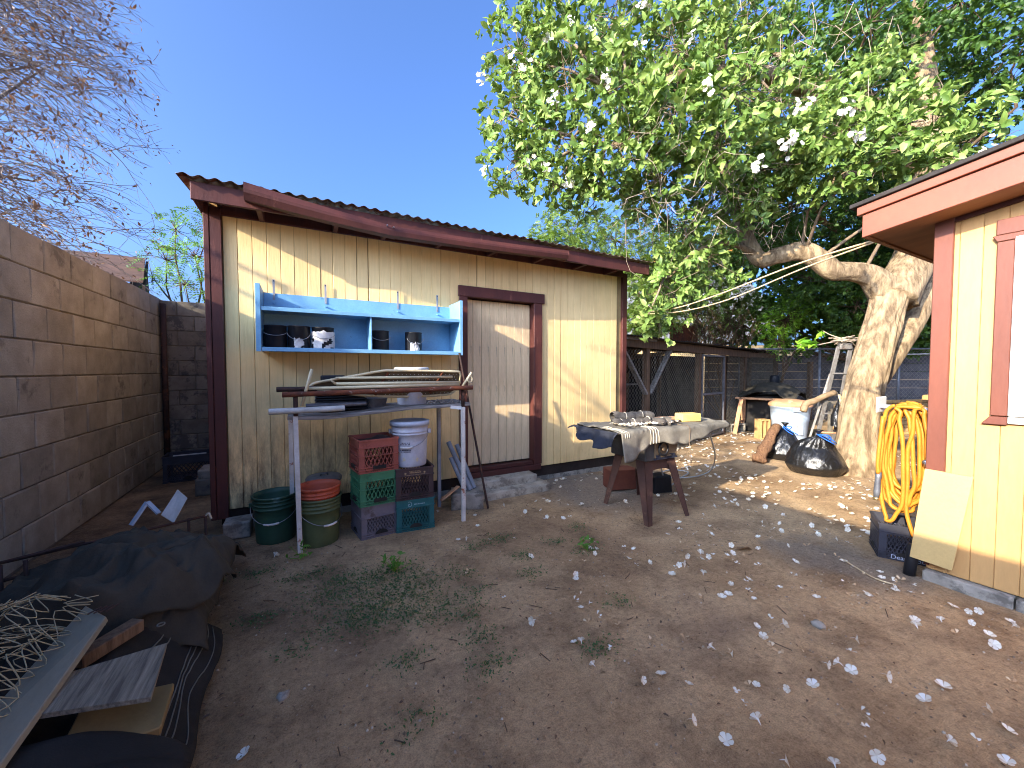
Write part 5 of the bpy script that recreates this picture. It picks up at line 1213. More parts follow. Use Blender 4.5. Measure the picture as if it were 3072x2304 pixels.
def rsheet(u, v):
    p = E0+ee*(-.8+5.7*u)+en*(-.22+2.7*v); s_ = -.8+5.7*u
    return (p.x, p.y, 1.985-.03*u+.06*v+.012*math.sin(2*math.pi*s_/.09)+.015*nz(u*6, v*3))
MB().grid(rsheet, 260, 8).build('roof_sheet', 'roof_felt', cp, smooth=True, recalc=False, solid=.002)
def r2(u, v):
    p = E0+ee*(4.6+2.7*u)+en*(-.2+2.2*v); return (p.x, p.y, 1.955+.03*v+.01*math.sin(u*150)+.02*nz(u*6, v*3, 4))
MB().grid(r2, 160, 6).build('roof_sheet', 'roof_felt', cp, smooth=True, recalc=False, solid=.002)
def chain(o, eu, W_, z0, z1, s=.042, r=.0032, nrm=None):
    m = MB(); o = Vector(o); eu = Vector(eu).normalized(); nn = Vector((-eu.y, eu.x, 0)); k = int(W_/(2*s)); rows = int((z1-z0)/s)
    for i in range(k):
        for ph in (0,):
            pts = []
            for j in range(rows+1):
                x = (i*2+(1 if j % 2 else 0))*s
                pts.append(o+eu*x+nn*(.004 if j % 2 else -.004)+Vector((0, 0, z0+j*s)))
            m.tube(pts, r, 3, caps=False)
            pts = [o+eu*((i*2+(1 if j % 2 else 2))*s)+nn*(-.004 if j % 2 else .004)+Vector((0, 0, z0+j*s)) for j in range(rows+1)]
            m.tube(pts, r, 3, caps=False)
    return m
chain(E0+ee*.06+en*-.055, ee, 1.86, .03, 1.80).build('wire_mesh', 'wire', cp, recalc=False, kind='stuff')
chain(E0+ee*-.74+en*-.055, ee, .62, .03, 1.80).build('wire_mesh', 'wire', cp, recalc=False, kind='stuff')
chain(E0+ee*3.36+en*-.055, ee, 1.04, .03, 1.80).build('wire_mesh', 'wire', cp, recalc=False, kind='stuff')
chain(E0+ee*4.58+en*-.055, ee, 2.4, .03, 1.80).build('wire_mesh', 'wire', cp, recalc=False, kind='stuff')
gd = MB()
a0, a1 = 2.10, 3.22
for (s0, z0, s1, z1) in ((a0, .06, a0, 1.76), (a1, .06, a1, 1.76), (a0, .06, a1, .06), (a0, 1.76, a1, 1.76), (a0, .95, a1, .95)):
    gd.beam(E0+ee*s0+en*-.03+Vector((0, 0, z0)), E0+ee*s1+en*-.03+Vector((0, 0, z1)), .04, .04, en)
gdo = gd.build('gate', 'galv', cp)
chain(E0+ee*(a0+.03)+en*-.025, ee, 1.06, .08, 1.74).build('wire_mesh', 'wire', gdo, recalc=False, kind='stuff')
MB().prism([E0+en*2.3+ee*-.8+Vector((0, 0, z)) for z in (0,)]+[E0+en*2.3+ee*7.4, E0+en*2.3+ee*7.4+Vector((0, 0, 1.9)), E0+en*2.3+ee*-.8+Vector((0, 0, 1.9))], en*.03).build('dark_back_wall', 'dark_void', cp)  # sheet coloured near black so the inside of the run looks shaded
# bits stored inside
for lab, s_, n_, z_, sz, mt in (('tan cardboard box on a shelf inside the chicken run', -.28, .7, 1.20, (.35, .3, .34), 'nb_tan'), ('orange lidded tub on a shelf inside the chicken run', .22, .8, 1.30, (.4, .25, .14), 'bucket_orange'),
                               ('grey plastic bin low inside the chicken run', -.35, .6, .0, (.5, .4, .62), 'can_blue'), ('dark plank leaning inside the chicken run', 1.0, 1.4, .0, (1.3, .05, 1.4), 'bark_dark')):
    p = E0+ee*s_+en*n_; o = MB().box((p.x, p.y, z_+sz[2]/2), sz, rotz(.21)).build('plank' if 'plank' in lab else ('bin' if 'bin' in lab else ('tub' if 'tub' in lab else 'box')), mt, bevel=.01, loc=(p.x, p.y, z_)); tag(o, lab, lab.split(' inside')[0].split()[-1] if 'shelf' not in lab else lab.split(' on ')[0].split()[-1])
p = E0+ee*.0+en*.75; o = MB().box((p.x, p.y, 1.185), (1.3, .45, .025), rotz(.21)).build('shelf_board', 'grey_wood', cp)

# ================================================================ BACKGROUND RIGHT
bwk = thing('brick_wall', 'low tan brick wall in dappled shade behind the tree', 'wall', (11.2, 3.6, 0))
bo, be = Vector((10.2, 3.95, 0)), Vector((.955, -.297, 0)); bn = Vector((.297, .955, 0)); rzb = math.atan2(be.y, be.x)
MB().box(bo+be*2+bn*.06+Vector((0, 0, .38)), (4.3, .09, .80), rotz(rzb)).build('mortar_core', 'mortar', bwk)
bme = [MB().box((0, 0, 0), (.225, .11, .068)).mesh('brick', 'brick', bevel=.004) for _ in range(2)]
for r_ in range(10):
    for k in range(18):
        p = bo+be*((k+.5*(r_ % 2))*.237)+Vector((0, 0, .04+.079*r_))
        piece('brick', bme[k % 2], p+bn*random.uniform(-.006, .006), bwk, rzb+random.uniform(-.02, .02))
for k in range(7):
    o = rough((12.0+.05*k, 2.95, .8), (12.3+.05*k, 3.15, .9), 'stone', 'brick', bwk, .02, seed=k) if k < 2 else None
fn = thing('chain_link_fence', 'chain link fence with top rail behind the brick wall', 'fence', (12.2, 3.9, 0))
fo, fe = Vector((10.0, 6.0, 0)), Vector((.80, -.42, 0)).normalized()
for k in range(4): p = fo+fe*(k*2.1); MB().tube([p, p+Vector((0, 0, 2.05))], .03, 8).build('post', 'galv', fn, smooth=True)
MB().tube([fo+Vector((0, 0, 2.0)), fo+fe*6.4+Vector((0, 0, 2.02))], .022, 8).build('top_rail', 'galv', fn, smooth=True)
MB().tube([fo+fe*4+Vector((0, -.1, 1.86)), fo+fe*5+Vector((0, -.12, 1.88)), fo+fe*6.2+Vector((0, -.1, 1.90))], .014, 6).build('loose_wire', 'pvc_white', fn)
chain(fo+Vector((0, 0, 0)), fe, 6.3, .1, 1.98, .055, .0036).build('wire_mesh', 'wire', fn, recalc=False, kind='stuff')
# neighbour's dim block wall / shed behind the fence
nb2 = thing('neighbour_shed', 'dim grey blue shed wall behind the chain link fence', 'shed', (13.5, 6, 0))
q0, q1 = Vector((10.6, 7.4, 0)), Vector((16.5, 3.6, 0)); nn = (q1-q0).normalized()
for r_ in range(8):
    MB().beam(q0+Vector((0, 0, .12+.235*r_)), q1+Vector((0, 0, .12+.235*r_)), .06, .228).build('siding_board', 'slate_wall', nb2, bevel=.005)
for k in (1.2, 2.9, 4.3): MB().beam(q0+nn*k+Vector((-.1, -.12, 0)), q0+nn*k+Vector((-.1, -.12, 1.7)), .14, .08, nn).build('post', 'brown_wood', nb2)
# neighbour house
nh = thing('neighbour_house', 'pale grey neighbour house with orange eave seen through leaves', 'house', (15.5, 10.5, 0))
w0, w1 = Vector((12.2, 12.0, 0)), Vector((16.3, 9.9, 0)); wd = (w1-w0).normalized(); wn_ = Vector((-wd.y, wd.x, 0))
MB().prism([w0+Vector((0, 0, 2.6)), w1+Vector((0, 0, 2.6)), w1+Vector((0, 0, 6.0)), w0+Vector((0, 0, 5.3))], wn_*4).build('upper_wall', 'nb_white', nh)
w2 = w1+Vector((1.6, -.75, 0))
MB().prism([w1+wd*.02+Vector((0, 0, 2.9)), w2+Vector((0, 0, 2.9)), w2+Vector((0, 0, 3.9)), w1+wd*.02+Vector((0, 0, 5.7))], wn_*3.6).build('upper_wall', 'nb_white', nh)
for r_ in range(10): MB().beam(w0+wn_*-.05+Vector((0, 0, .15+.25*r_)), w2+wd*1.5+wn_*-.05+Vector((0, 0, .15+.25*r_)), .04, .243).build('siding_board', 'nb_tan', nh, bevel=.006)
MB().beam(w0+wd*-.4+wn_*-.5+Vector((0, 0, 5.62)), w1+wd*.15+wn_*-.5+Vector((0, 0, 6.38)), .05, .22).build('fascia_board', 'nb_orange', nh)
MB().prism([w0+wd*-.4+wn_*-.55+Vector((0, 0, 5.75)), w1+wd*.15+wn_*-.55+Vector((0, 0, 6.52)), w1+wd*.15+wn_*4+Vector((0, 0, 6.52)), w0+wd*-.4+wn_*4+Vector((0, 0, 5.75))], (0, 0, .06)).build('roof', 'roof_felt', nh)
MB().beam(w1+wd*.2+wn_*-.1+Vector((0, 0, 2.78)), w2+wd*.4+wn_*-.1+Vector((0, 0, 2.6)), .06, .16).build('eave_board', 'dark_wood', nh)
for (s_, z_) in ((1.2, 4.0), (2.9, 4.2)):
    p = w0+wd*s_+wn_*-.02+Vector((0, 0, z_)); f = MB().beam(p-wd*.45, p+wd*.45, .05, 1.0).build('window', 'white_paint', nh); MB().beam(p-wd*.38+wn_*-.03, p+wd*.38+wn_*-.03, .03, .86).build('pane', 'glass_dark', f)
# rusty sheet on the run roof
p = E0+ee*3.9+en*1.2; o = MB().box((p.x, p.y, 2.32), (1.5, .03, .62), rotz(.21)).build('rusty_sheet', 'rust', loc=(p.x, p.y, 2.0)); tag(o, 'rusty metal sheet standing on the chicken run roof', 'sheet')
# dry bush above the run
db = thing('dry_bush', 'bare brown bush tangled behind the rusty sheet', 'bush', (10.2, 6.5, 0)); m = MB()
for k in range(260):
    a = np.array([rng.uniform(8.9, 11.2), rng.uniform(6.4, 7.0), rng.uniform(1.9, 2.6)]); b = a+np.array([rng.normal()*.35, rng.normal()*.2, rng.uniform(.3, 1.1)]); twigs(m, [a], [b], .010, 0, 3)
for k in range(8): twigs(m, [(10.2, 6.5, 0)], [(rng.uniform(9.2, 11), 6.6, 2.2)], .02, 0, 5)
m.build('twigs', 'bark_dark', db, recalc=False, smooth=True, kind='stuff')
# clothes-line ropes from the eave
o = MB().tube(cr([(3.75, 1.22, 2.42), (4.0, 1.9, 2.42), (4.25, 2.8, 2.33), (4.5, 3.6, 2.30), (4.75, 4.4, 2.36)], 8), .008, 6).build('rope', 'rope', smooth=True, loc=(3.75, 1.22, 2.4)); tag(o, 'upper tan rope strung from the yellow house eave to the shed side', 'rope')
o = MB().tube(cr([(3.75, 1.22, 2.41), (4.0, 1.85, 2.37), (4.25, 2.7, 2.25), (4.48, 3.5, 2.24), (4.72, 4.35, 2.33)], 8), .007, 6).build('rope', 'rope', smooth=True, loc=(3.75, 1.22, 2.4)); tag(o, 'lower sagging rope strung beside the upper one to the shed', 'rope')
# brown roofed house beyond the left wall
rh = thing('neighbour_house', 'brown shingled roof of a house beyond the left wall', 'house', (-6, 13, 0))
MB().ab((-9.5, 11.6, 0), (-3.4, 16, 3.4)).build('wall', 'nb_tan', rh)
for r_ in range(12):
    z = 3.34+.085*r_; y = 11.2+.2*r_
    MB().prism([(-9.6, y, z), (-3.0-.05*r_, y, z), (-3.04-.05*r_, y+.23, z+.098), (-9.6, y+.23, z+.098)], (0, 0, .03)).build('shingle_course', 'shingle', rh)
MB().prism([(-3.0, 11.15, 3.27), (-3.6, 13.7, 4.34), (-3.6, 13.7, 4.17), (-3.0, 11.15, 3.12)], (.05, 0, 0)).build('verge_board', 'dark_wood', rh)
MB().prism([(-3.35, 11.6, 0), (-3.35, 13.6, 0), (-3.55, 13.6, 4.1), (-3.35, 11.6, 3.3)], (-.05, 0, 0)).build('wall', 'dark_wood', rh)
# ================================================================ LEFT FOREGROUND JUNK
tp = thing('tarp_heap', 'dark dusty tarp slumped over a heap by the left wall', 'tarp', (-.95, 2.7, 0))
def rid(x, y, z): return 1-abs(mn.noise(Vector((x, y, z))))*2
def mound(u, v):
    X = -1.66+1.24*u; Y = 2.22+1.24*v
    ex = max(0, min(1, (X+1.70)/.35)); rx = max(0, min(1, (-.38-X)/.14)); ey = max(0, min(1, (3.5-Y)/.30)); fy = .62+.38*max(0, min(1, (Y-2.2)/.25))
    h = .12+.34*math.exp(-((X+.80)/.40)**2-((Y-2.85)/.60)**2)+.17*math.exp(-((X+.60)/.26)**2-((Y-2.42)/.3)**2)+.10*math.exp(-((X+1.25)/.25)**2-((Y-2.8)/.4)**2)
    h *= .9; f = (ex*ey)**.5*(rx**.4)*fy
    fold = .08*rid(X*1.7+Y*.9, Y*1.5-X*.8, 2)+.06*rid(X*3.6-Y*1.8, Y*3.2+X, 6)+.035*rid(X*7-Y*3, Y*6+X*2, 1)+.018*rid(X*15-Y*7, Y*13, 4)+.006*nz(X*25, Y*25, 3)-.03
    return (X+.05*nz(X*3, Y*3, 9), Y+.06*nz(X*3.5, Y*3.5, 11), max(.005, h*f+fold*min(1, f*1.6)))
MB().grid(mound, 120, 120).build('cover', 'tarp', tp, smooth=True, solid=.006, recalc=False)
def lump(u, v):
    a = v*2*math.pi; X = -.76+.42*math.cos(a)*u**.8; Y = 2.55+.34*math.sin(a)*u**.8
    return (X, Y, .43+.12*(1-u**2.2)+.07*rid(X*3+Y*2.5, Y*3-X, 3)+.04*rid(X*7-Y*3, Y*7, 8)+.02*rid(X*16, Y*14, 5)-.06+.03*math.sin(a*5+X*9)*u-.12*u**4+.008*nz(X*22, Y*22))
MB().grid(lump, 40, 90).build('fold', 'tarp', tp, smooth=True, solid=.006, recalc=False)
# striped shade cloth spilling at the front
ss = thing('shade_cloth', 'black shade cloth with pale stripes spilling onto the dirt at left', 'cloth', (-.6, 2.1, 0))
def scl(u, v):
    # u across from pile to ground edge, v along y
    Y = 1.5+1.0*v; X = -1.05+.64*u+.02*math.sin(v*9)+.03*math.sin(v*3.2)
    z = .33-.02*math.sin(v*4)-.33*max(0, u-.55)**1.1*2.0+.02*nz(u*6, v*7, 5)+.012*nz(u*16, v*16, 2)
    return (X, Y, max(.006+.008*abs(nz(X*9, Y*9)), z))
MB().grid(scl, 44, 60).build('sheet', 'mat_dark', ss, smooth=True, solid=.005, recalc=False)
for u in (.70, .73, .86, .88, .90, .95):
    pts = [Vector(scl(u+.012*math.sin(v*14+u*30), v))+Vector((0, 0, .006)) for v in np.linspace(.02, .97, 40)]
    MB().tube(pts, .003, 4).build('stripe', 'stripe_dull', ss, smooth=True)
for k in range(3):
    pts = [Vector(scl(.35+.5*t_, .86-.02*k+.05*math.sin(t_*4)))+Vector((0, 0, .008)) for t_ in np.linspace(0, 1, 20)]
    MB().tube(pts, .003, 4).build('stripe', 'stripe_dull', ss, smooth=True)
pts = [Vector((-.56+.013*math.cos(a), 2.17+.013*math.sin(a), .345)) for a in np.linspace(0, 6.28, 12)]
MB().tube(pts, .003, 5).build('eyelet', 'stripe_dull', ss)
def matf(u, v):
    a = v*2*math.pi; k = u**.7
    X = -.78+.46*k*math.cos(a); Y = 1.52+.20*k*math.sin(a)
    return (X, Y-.07, .385-.06*u**3+.03*nz(X*4, Y*4)-.25*max(0, X+.62))
o = MB().grid(matf, 16, 40).build('floor_mat', 'mat_dark', smooth=True, solid=.012, recalc=False, loc=(-.8, 1.5, .3)); tag(o, 'black felt mat lying nearest the camera at bottom left', 'mat')
m = MB()
for a, b in (((-1.1, 1.3, .0), (-.62, 2.0, .29)), ): m.ab(a, b)
o = m.build('crate', 'dark_void', loc=(-.85, 1.65, 0), bevel=.01); tag(o, 'dark box hidden under the boards in the junk pile', 'box')
def slab(name, label, cat, quad, th, mat, bev=.002):
    q = [Vector(p) for p in quad]; n = (q[1]-q[0]).cross(q[3]-q[0]).normalized()
    if n.z < 0: n = -n
    o = MB().prism(q, -n*th).build(name, mat, bevel=bev, loc=tuple(q[0])); tag(o, label, cat); return o
slab('plank', 'long grey painted plank sloping across the junk pile', 'plank', [(-.775, 2.13, .515), (-.665, 1.975, .525), (-.72, 1.36, .40), (-.86, 1.40, .40)], .022, 'plank_white', .003)
m = MB()
for k in range(4): m.tube([(-.73+.02*k, 2.02-.01*k, .528+.003*k), (-.70+.02*k, 2.045-.01*k, .534+.004*k)], .003, 5)
tag(m.build('nails', 'rust_dark', loc=(-.72, 2.0, .52)), 'row of bent nails at the end of the grey plank', 'nails')
slab('plywood', 'weathered grey plywood offcut on top of the junk pile', 'plywood', [(-.465, 1.865, .425), (-.435, 1.575, .425), (-.70, 1.63, .44), (-.72, 1.80, .445)], .016, 'grey_wood_y', .001)
slab('foam_board', 'yellow brown foam board poking out below the plywood', 'board', [(-.425, 1.77, .325), (-.415, 1.58, .315), (-.64, 1.52, .335), (-.66, 1.78, .345)], .03, 'foam_board', .004)
o = MB().box((-.70, 2.1, .36), (.06, .22, .05), rotz(-.6)).build('wood_offcut', 'brown_wood', loc=(-.7, 2.1, .33), bevel=.004); tag(o, 'brown wood offcut wedged beside the grey plank', 'wood')
# crumpled roll of wire netting
wr = thing('wire_netting', 'crumpled pale wire netting piled against the tarp at far left', 'netting', (-1.0, 2.0, .3)); m = MB()
def net(i, j, w_):
    u, v = i/8, j/12
    X = -1.30+.54*u+.05*nz(u*3, v*3, 1+w_); Y = 1.55+.66*v+.05*nz(u*3, v*4, 7+w_)
    Z = .40+w_*.05+.16*math.sin(u*2.6)*math.sin(.6+v*2.3)+.08*nz(u*3.5, v*3.5, 4+w_)
    return Vector((X, Y, Z))
for w_ in (0, 1.3):
    for i in range(8):
        for k in range(2):
            pts = [net(i+(1 if (j+k) % 2 else 0), j, w_)+Vector((0, 0, .007*(1 if (j+k) % 2 else -1))) for j in range(13)]
            m.tube(cr([p+Vector((random.uniform(-.012, .012), random.uniform(-.012, .012), random.uniform(-.012, .012))) for p in pts], 4), .002, 4, caps=False)
m.build('wire', 'wire_pale', wr, recalc=False, smooth=True, kind='stuff')
# rusty folding frame under the tarp
fr = thing('bed', 'rusty square bed frame sticking out from under the tarp', 'bed frame', (-1.0, 3.2, 0))
for pth in ([(-1.42, 2.95, .46), (-.62, 3.40, .42)], [(-1.44, 3.00, .46), (-1.47, 3.05, .1)], [(-.62, 3.40, .42), (-.62, 3.40, 0)], [(-.72, 3.43, .41), (-.72, 3.43, .12)], [(-.72, 3.43, .25), (-.62, 3.40, .25)], [(-.72, 3.43, .12), (-.62, 3.40, .12)],
            [(-1.42, 2.95, .46), (-1.1, 3.05, .48)], [(-1.38, 2.96, .45), (-1.38, 2.96, .2)], [(-1.30, 2.98, .45), (-1.30, 2.98, .28)], [(-1.42, 2.97, .36), (-1.2, 3.02, .37)]):
    MB().tube(pth, .009, 6).build('bar', 'rust_dark', fr, smooth=True)
MB().tube(cr([(-.62, 3.40, .42), (-.60, 3.39, .44), (-.585, 3.385, .40)], 4), .007, 6).build('hook', 'stripe_cream', fr)
slab('metal_plate', 'white metal plate tilted up behind the tarp heap', 'plate', [(-.87, 3.44, .46), (-.79, 3.38, .41), (-.73, 3.46, .55), (-.80, 3.54, .60)], .006, 'pvc_white')
o = MB().beam((-1.04, 3.50, .40), (-.97, 3.56, .53), .03, .015).beam((-.97, 3.56, .53), (-.90, 3.52, .45), .03, .012).build('bracket', 'can_blue', loc=(-1.0, 3.5, .4)); tag(o, 'pale blue bent bracket beside the white plate', 'bracket')
for i, (a, b, lab) in enumerate((((-1.10, 5.55, 0), (-.78, 5.95, .20), 'lower grey block stacked beside the shed corner'), ((-1.08, 5.56, .202), (-.80, 5.9, .30), 'upper pale slab on the grey block beside the shed corner'))):
    o = rough(a, b, 'concrete_block', 'block_grey' if i == 0 else 'concrete', None, .006, seed=i); tag(o, lab, 'block')
o = rough((-.62, 4.0, 0), (-.42, 4.2, .14), 'concrete_block', 'concrete', None, .006, seed=5); tag(o, 'grey footing block under the left shed corner', 'block')
crate('black crate in the dark passage behind the shed corner', (-1.35, 6.6, 0), R(4), 'crate_black', 1, size=(.5, .36, .34))
o = MB().box((-1.33, 6.5, .335), (.34, .03, .012), rotz(.1)).build('paper', 'paper_white', loc=(-1.33, 6.5, .33)); tag(o, 'white paper lying in the crate in the passage', 'paper')

# ================================================================ FALLEN BLOSSOMS
def flower_mesh(seed, kind):
    r = random.Random(seed); arr = [[], [], [], [], []]
    if kind == 0:
        ax = Vector((r.uniform(-.25, .25), r.uniform(-.25, .25), 1)); rad = .034
        for q, w_ in zip(arr, blossom((0, 0, .006), ax, rad, 1, r.uniform(0, 6))): q += w_
    elif kind == 1:
        ax = Vector((1, r.uniform(-.3, .3), r.uniform(.1, .5))); rad = .032
        for q, w_ in zip(arr, blossom((0, 0, .016), ax, rad, 1, r.uniform(0, 6))): q += w_
        arr[0].append((-.03, 0, .01)); arr[1].append((1, 0, .2)); arr[2].append((0, .2, 1)); arr[3].append(.035); arr[4].append(.014)
    else:
        for k in range(3):
            a = r.uniform(0, 6.3); arr[0].append((r.uniform(-.008, .008), r.uniform(-.008, .008), .004+.004*k)); arr[1].append((math.cos(a), math.sin(a), r.uniform(0, .5))); arr[2].append((r.uniform(-.5, .5), r.uniform(-.5, .5), 1)); arr[3].append(r.uniform(.02, .034)); arr[4].append(r.uniform(.022, .04))
    me = leaves_mesh('fallen_blossom', 'petal' if (kind < 2 or seed % 2) else 'petal_old', *[np.array(x, float) for x in arr], tmpl=PETAL)
    zmin = min(v.co.z for v in me.vertices)
    for v in me.vertices: v.co.z += .002-zmin
    return me
FM = [flower_mesh(i, 0) for i in range(5)]+[flower_mesh(10+i, 1) for i in range(5)]+[flower_mesh(20+i, 2) for i in range(6)]
spots = []
r = random.Random(21)
def blocked(x, y):
    if x > 3.62 and y < 1.45 and x < 4.3: return True
    if x > 3.7 and y < .97: return True
    if y > 4.15 and x < 4.3: return True
    if (x-6.95)**2+(y-2.5)**2 < .3: return True
    if 1.3 < x < 2.7 and y > 3.65: return True
    if (x-6.2)**2+(y-3.0)**2 < .5: return True
    return False
def inview(x, y):
    f = .477*x+.879*y; h = .879*x-.477*y
    return f > .95 and abs(h)/f < 1.38 and f < 9
while len(spots) < 900:
    x = r.uniform(-.4, 9); y = r.uniform(.1, 5.2)
    if not inview(x, y) or blocked(x, y): continue
    f = .477*x+.879*y
    dens = .05+.95*max(0, min(1, (x-.5)/1.6))
    dens *= .25+1.2*max(0, min(1, .45+1.7*mn.noise(Vector((x*1.3, y*1.3, 4)))))
    if x < 1.0: dens *= .35
    if r.random() < dens*.6: spots.append((x, y))
spots.sort(key=lambda p: .477*p[0]+.879*p[1])
for i, (x, y) in enumerate(spots[:290]):
    k = r.random(); me = FM[r.randrange(5)] if k < .30 else (FM[5+r.randrange(5)] if k < .55 else FM[10+r.randrange(6)])
    o = bpy.data.objects.new('fallen_blossom', me); COL.objects.link(o); o.location = (x, y, gz(x, y)+.001); o.rotation_euler = (r.uniform(-.3, .3), r.uniform(-.3, .3), r.uniform(0, 6.3)); s_ = r.uniform(.55, .92); o.scale = (s_, s_, s_)
    kd = 0 if me in FM[:5] else (1 if me in FM[5:10] else (2 if me.materials[0].name == 'petal' else 3))
    tag(o, ('open white five petalled blossom lying flat on the dirt', 'white trumpet blossom lying on its side on the dirt', 'crumpled white petal scrap lying on the dirt', 'wilted tan blossom curled up on the dirt')[kd], 'flower',
        ('open blossoms fallen on the dirt', 'blossoms lying on their side on the dirt', 'crumpled white petals on the dirt', 'wilted blossoms on the dirt')[kd])
# the far ones
arr = [[], [], [], [], []]
for (x, y) in spots[290:]:
    for q, w_ in zip(arr, blossom((x, y, gz(x, y)+.012), (r.uniform(-.6, .6), r.uniform(-.6, .6), 1), .025, 1, r.uniform(0, 6))): q += w_
for k in range(190):
    x = r.uniform(2.6, 3.3); y = r.uniform(2.58, 2.82)
    for q, w_ in zip(arr, blossom((x, y, .935), (r.uniform(-.6, .6), r.uniform(-.6, .6), 1), .018, 1, r.uniform(0, 6))): q += w_
for k in range(260):
    x = r.uniform(4.3, 9); y = r.uniform(1.2, 4.2)
    if inview(x, y) and not blocked(x, y):
        for q, w_ in zip(arr, blossom((x, y, gz(x, y)+.012), (r.uniform(-.6, .6), r.uniform(-.6, .6), 1), .025, 1, r.uniform(0, 6))): q += w_
o = meshobj('far_blossoms', leaves_mesh('far_blossoms', 'petal_mix', *[np.array(x, float) for x in arr], tmpl=PETAL)); o['kind'] = 'stuff'; tag(o, 'scatter of dropped white petals farther off across the yard', 'flowers')
# ================================================================ GRIT
m = MB(); rg = random.Random(5)
for k in range(2600):
    x = rg.uniform(-.6, 4.2); y = rg.uniform(.3, 3.9)
    if blocked(x, y) or not inview(x, y) or mn.noise(Vector((x*1.6, y*1.6, 9))) < -.15: continue
    q = rg.uniform(.002, .0075); z = gz(x, y)
    P_ = [Vector((rg.uniform(.6, 1.2)*q*math.cos(a), rg.uniform(.6, 1.2)*q*math.sin(a), 0)) for a in (0, 1.3, 2.6, 3.7, 5.1)]
    m.add([p+Vector((x, y, z-.001)) for p in P_]+[p*.6+Vector((x, y, z+q*.8)) for p in P_], [(5, 6, 7, 8, 9)]+[(i, (i+1) % 5, 5+(i+1) % 5, 5+i) for i in range(5)])
o = m.build('grit', 'grit', recalc=False); o['kind'] = 'stuff'; tag(o, 'small pebbles and grit scattered over the dirt', 'gravel')
# ================================================================ WEEDS AND LITTER
W_ = [(0.55, 2.77), (0.33, 2.76), (-0.06, 3.03), (-0.3, 3.23), (0.79, 2.21), (0.58, 2.27), (0.15, 2.67), (0.38, 2.33), (1.73, 1.76), (0.83, 1.87), (1.49, 2.57), (1.86, 2.65), (1.24, 2.89), (0.43, 1.89), (0.23, 2.37), (0.08, 3.02), (0.71, 2.52), (0.83, 2.09), (1.41, 2.3), (1.99, 2.39), (-0.25, 2.62), (-0.03, 2.25), (1.33, 1.51), (0.79, 1.67), (0.39, 1.54), (2.21, 2.79), (0.98, 2.54), (1.47, 2.92), (.62, 2.62), (.48, 2.5), (.2, 2.85), (1.0, 2.3)]
Pw, Dw = [], []
for i, (x, y) in enumerate(W_):
    n = rng.integers(260, 480) if i in (0, 1, 4, 5, 6, 7, 14, 16, 28, 29) else rng.integers(70, 180)
    sp = .09 if n > 220 else .045
    q = np.stack([x+rng.normal(size=n)*sp*1.4, y+rng.normal(size=n)*sp, np.zeros(n)], 1); q[:, 2] = [gz(a, b)+.002 for a, b in q[:, :2]]
    q[:, 2] += rng.uniform(0, .012, n); Pw.append(q); Dw.append(unit(rng.normal(size=(n, 3))*np.array([1, 1, .25])+np.array([0, 0, .5])))
Pw = np.concatenate(Pw); Dw = np.concatenate(Dw); n = len(Pw)
o = meshobj('weeds', leaves_mesh('weeds', 'leaf_weed', Pw, Dw, rnd_dir(n)+np.array([0, 0, 1.]), rng.uniform(.008, .022, n), rng.uniform(.005, .011, n), tmpl=SLIM)); o['kind'] = 'stuff'; tag(o, 'low green weeds patched over the dirt before the shed', 'weeds')
for (x, y, nn_, h_, lab) in ((.56, 2.80, 34, .12, 'upright green weed near the middle of the dirt yard'), (2.0, 2.42, 20, .09, 'small green weed near the saw leg'), (-.02, 3.36, 16, .10, 'small weed at the foot of the white rack leg')):
    q = np.stack([x+rng.normal(size=nn_)*.04, y+rng.normal(size=nn_)*.03, rng.uniform(.01, h_, nn_)], 1)
    wt = thing('weed_plant', lab, 'weed', (x, y, 0)); m = MB()
    for p in q[::3]: m.tube([(x, y, -.01), tuple(p)], .0018, 4)
    m.build('stem', 'leaf_bright', wt)
    meshobj('leaf_cluster', leaves_mesh('leaf_cluster', 'leaf_weed2', q, unit(rng.normal(size=(nn_, 3))+np.array([0, 0, .6])), rnd_dir(nn_)+np.array([0, 0, 1.]), rng.uniform(.03, .065, nn_), rng.uniform(.015, .03, nn_)), wt)['kind'] = 'stuff'
n = 5200
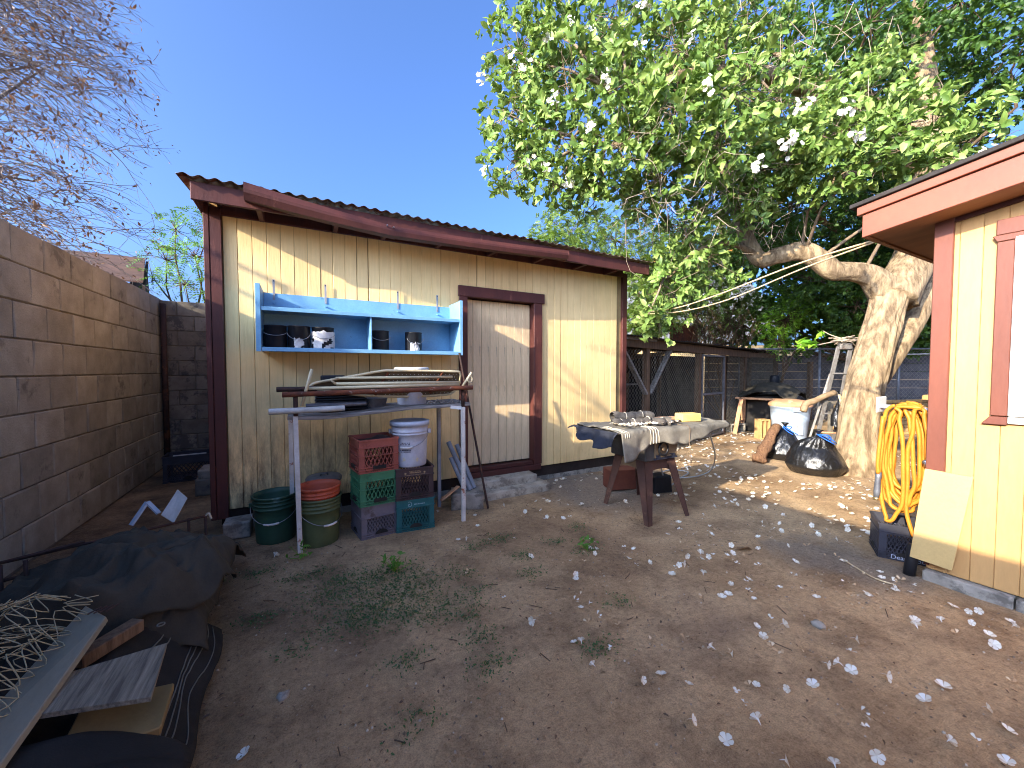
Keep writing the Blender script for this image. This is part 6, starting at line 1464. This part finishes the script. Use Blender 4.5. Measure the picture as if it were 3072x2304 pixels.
X = rng.uniform(-1.6, 7, n); Y = rng.uniform(.3, 5, n)
keep = (rng.uniform(size=n) < np.where(X < .6, 1., .55)); X, Y = X[keep], Y[keep]
keep = np.array([not blocked(a, b) for a, b in zip(X, Y)]); X, Y = X[keep], Y[keep]; n = len(X)
q = np.stack([X, Y, np.array([gz(a, b)+.004 for a, b in zip(X, Y)])], 1)
o = meshobj('leaf_litter', leaves_mesh('leaf_litter', 'leaf_litter', q, unit(rng.normal(size=(n, 3))*np.array([1, 1, .15])), rng.normal(size=(n, 3))*.3+np.array([0, 0, 1.]), rng.uniform(.006, .032, n)*rng.uniform(.5, 1, n), rng.uniform(.004, .013, n))); o['kind'] = 'stuff'; tag(o, 'fine brown leaf litter strewn over the dirt', 'leaf litter')
m = MB()
for k in range(60):
    x = rng.uniform(-.3, 3.6); y = rng.uniform(.8, 3.6); a = rng.uniform(0, 6.28); L = rng.uniform(.03, .10)
    if blocked(x, y): continue
    m.tube([(x, y, gz(x, y)+.004), (x+math.cos(a)*L, y+math.sin(a)*L, gz(x, y)+.008)], .0025, 4)
o = m.build('twig_litter', 'bark_dark', recalc=False); o['kind'] = 'stuff'; tag(o, 'short dry twigs strewn over the dirt', 'twigs')
for (x, y, rr_) in ((-.10, 1.95, .028), (2.55, 1.05, .035)):
    m = MB().lathe([(rr_*math.sin(a), rr_*.55*(1-math.cos(a))) for a in np.linspace(0.05, 3.1, 9)], (x, y, -.012), 12)
    m.v = [tuple(Vector(v)+Vector((1, 1, .5))*.012*mn.noise(Vector(v)*40)) for v in m.v]
    tag(m.build('stone', 'concrete', smooth=True, loc=(x, y, 0)), {-.10: 'small grey stone on the dark soil at lower left', 2.55: 'grey stone on the dirt near the house at right'}[x], 'stone')
dl = thing('dead_leaf', 'large curled leaf, half yellow half brown, right of the saw stand', 'leaf', (3.05, 1.78, 0))
meshobj('blade', leaves_mesh('blade', 'leaf_litter', np.array([(3.0, 1.80, .02)]), np.array([(1., -.25, .12)]), np.array([(0, .4, 1.)]), np.array([.15]), np.array([.075])), dl)
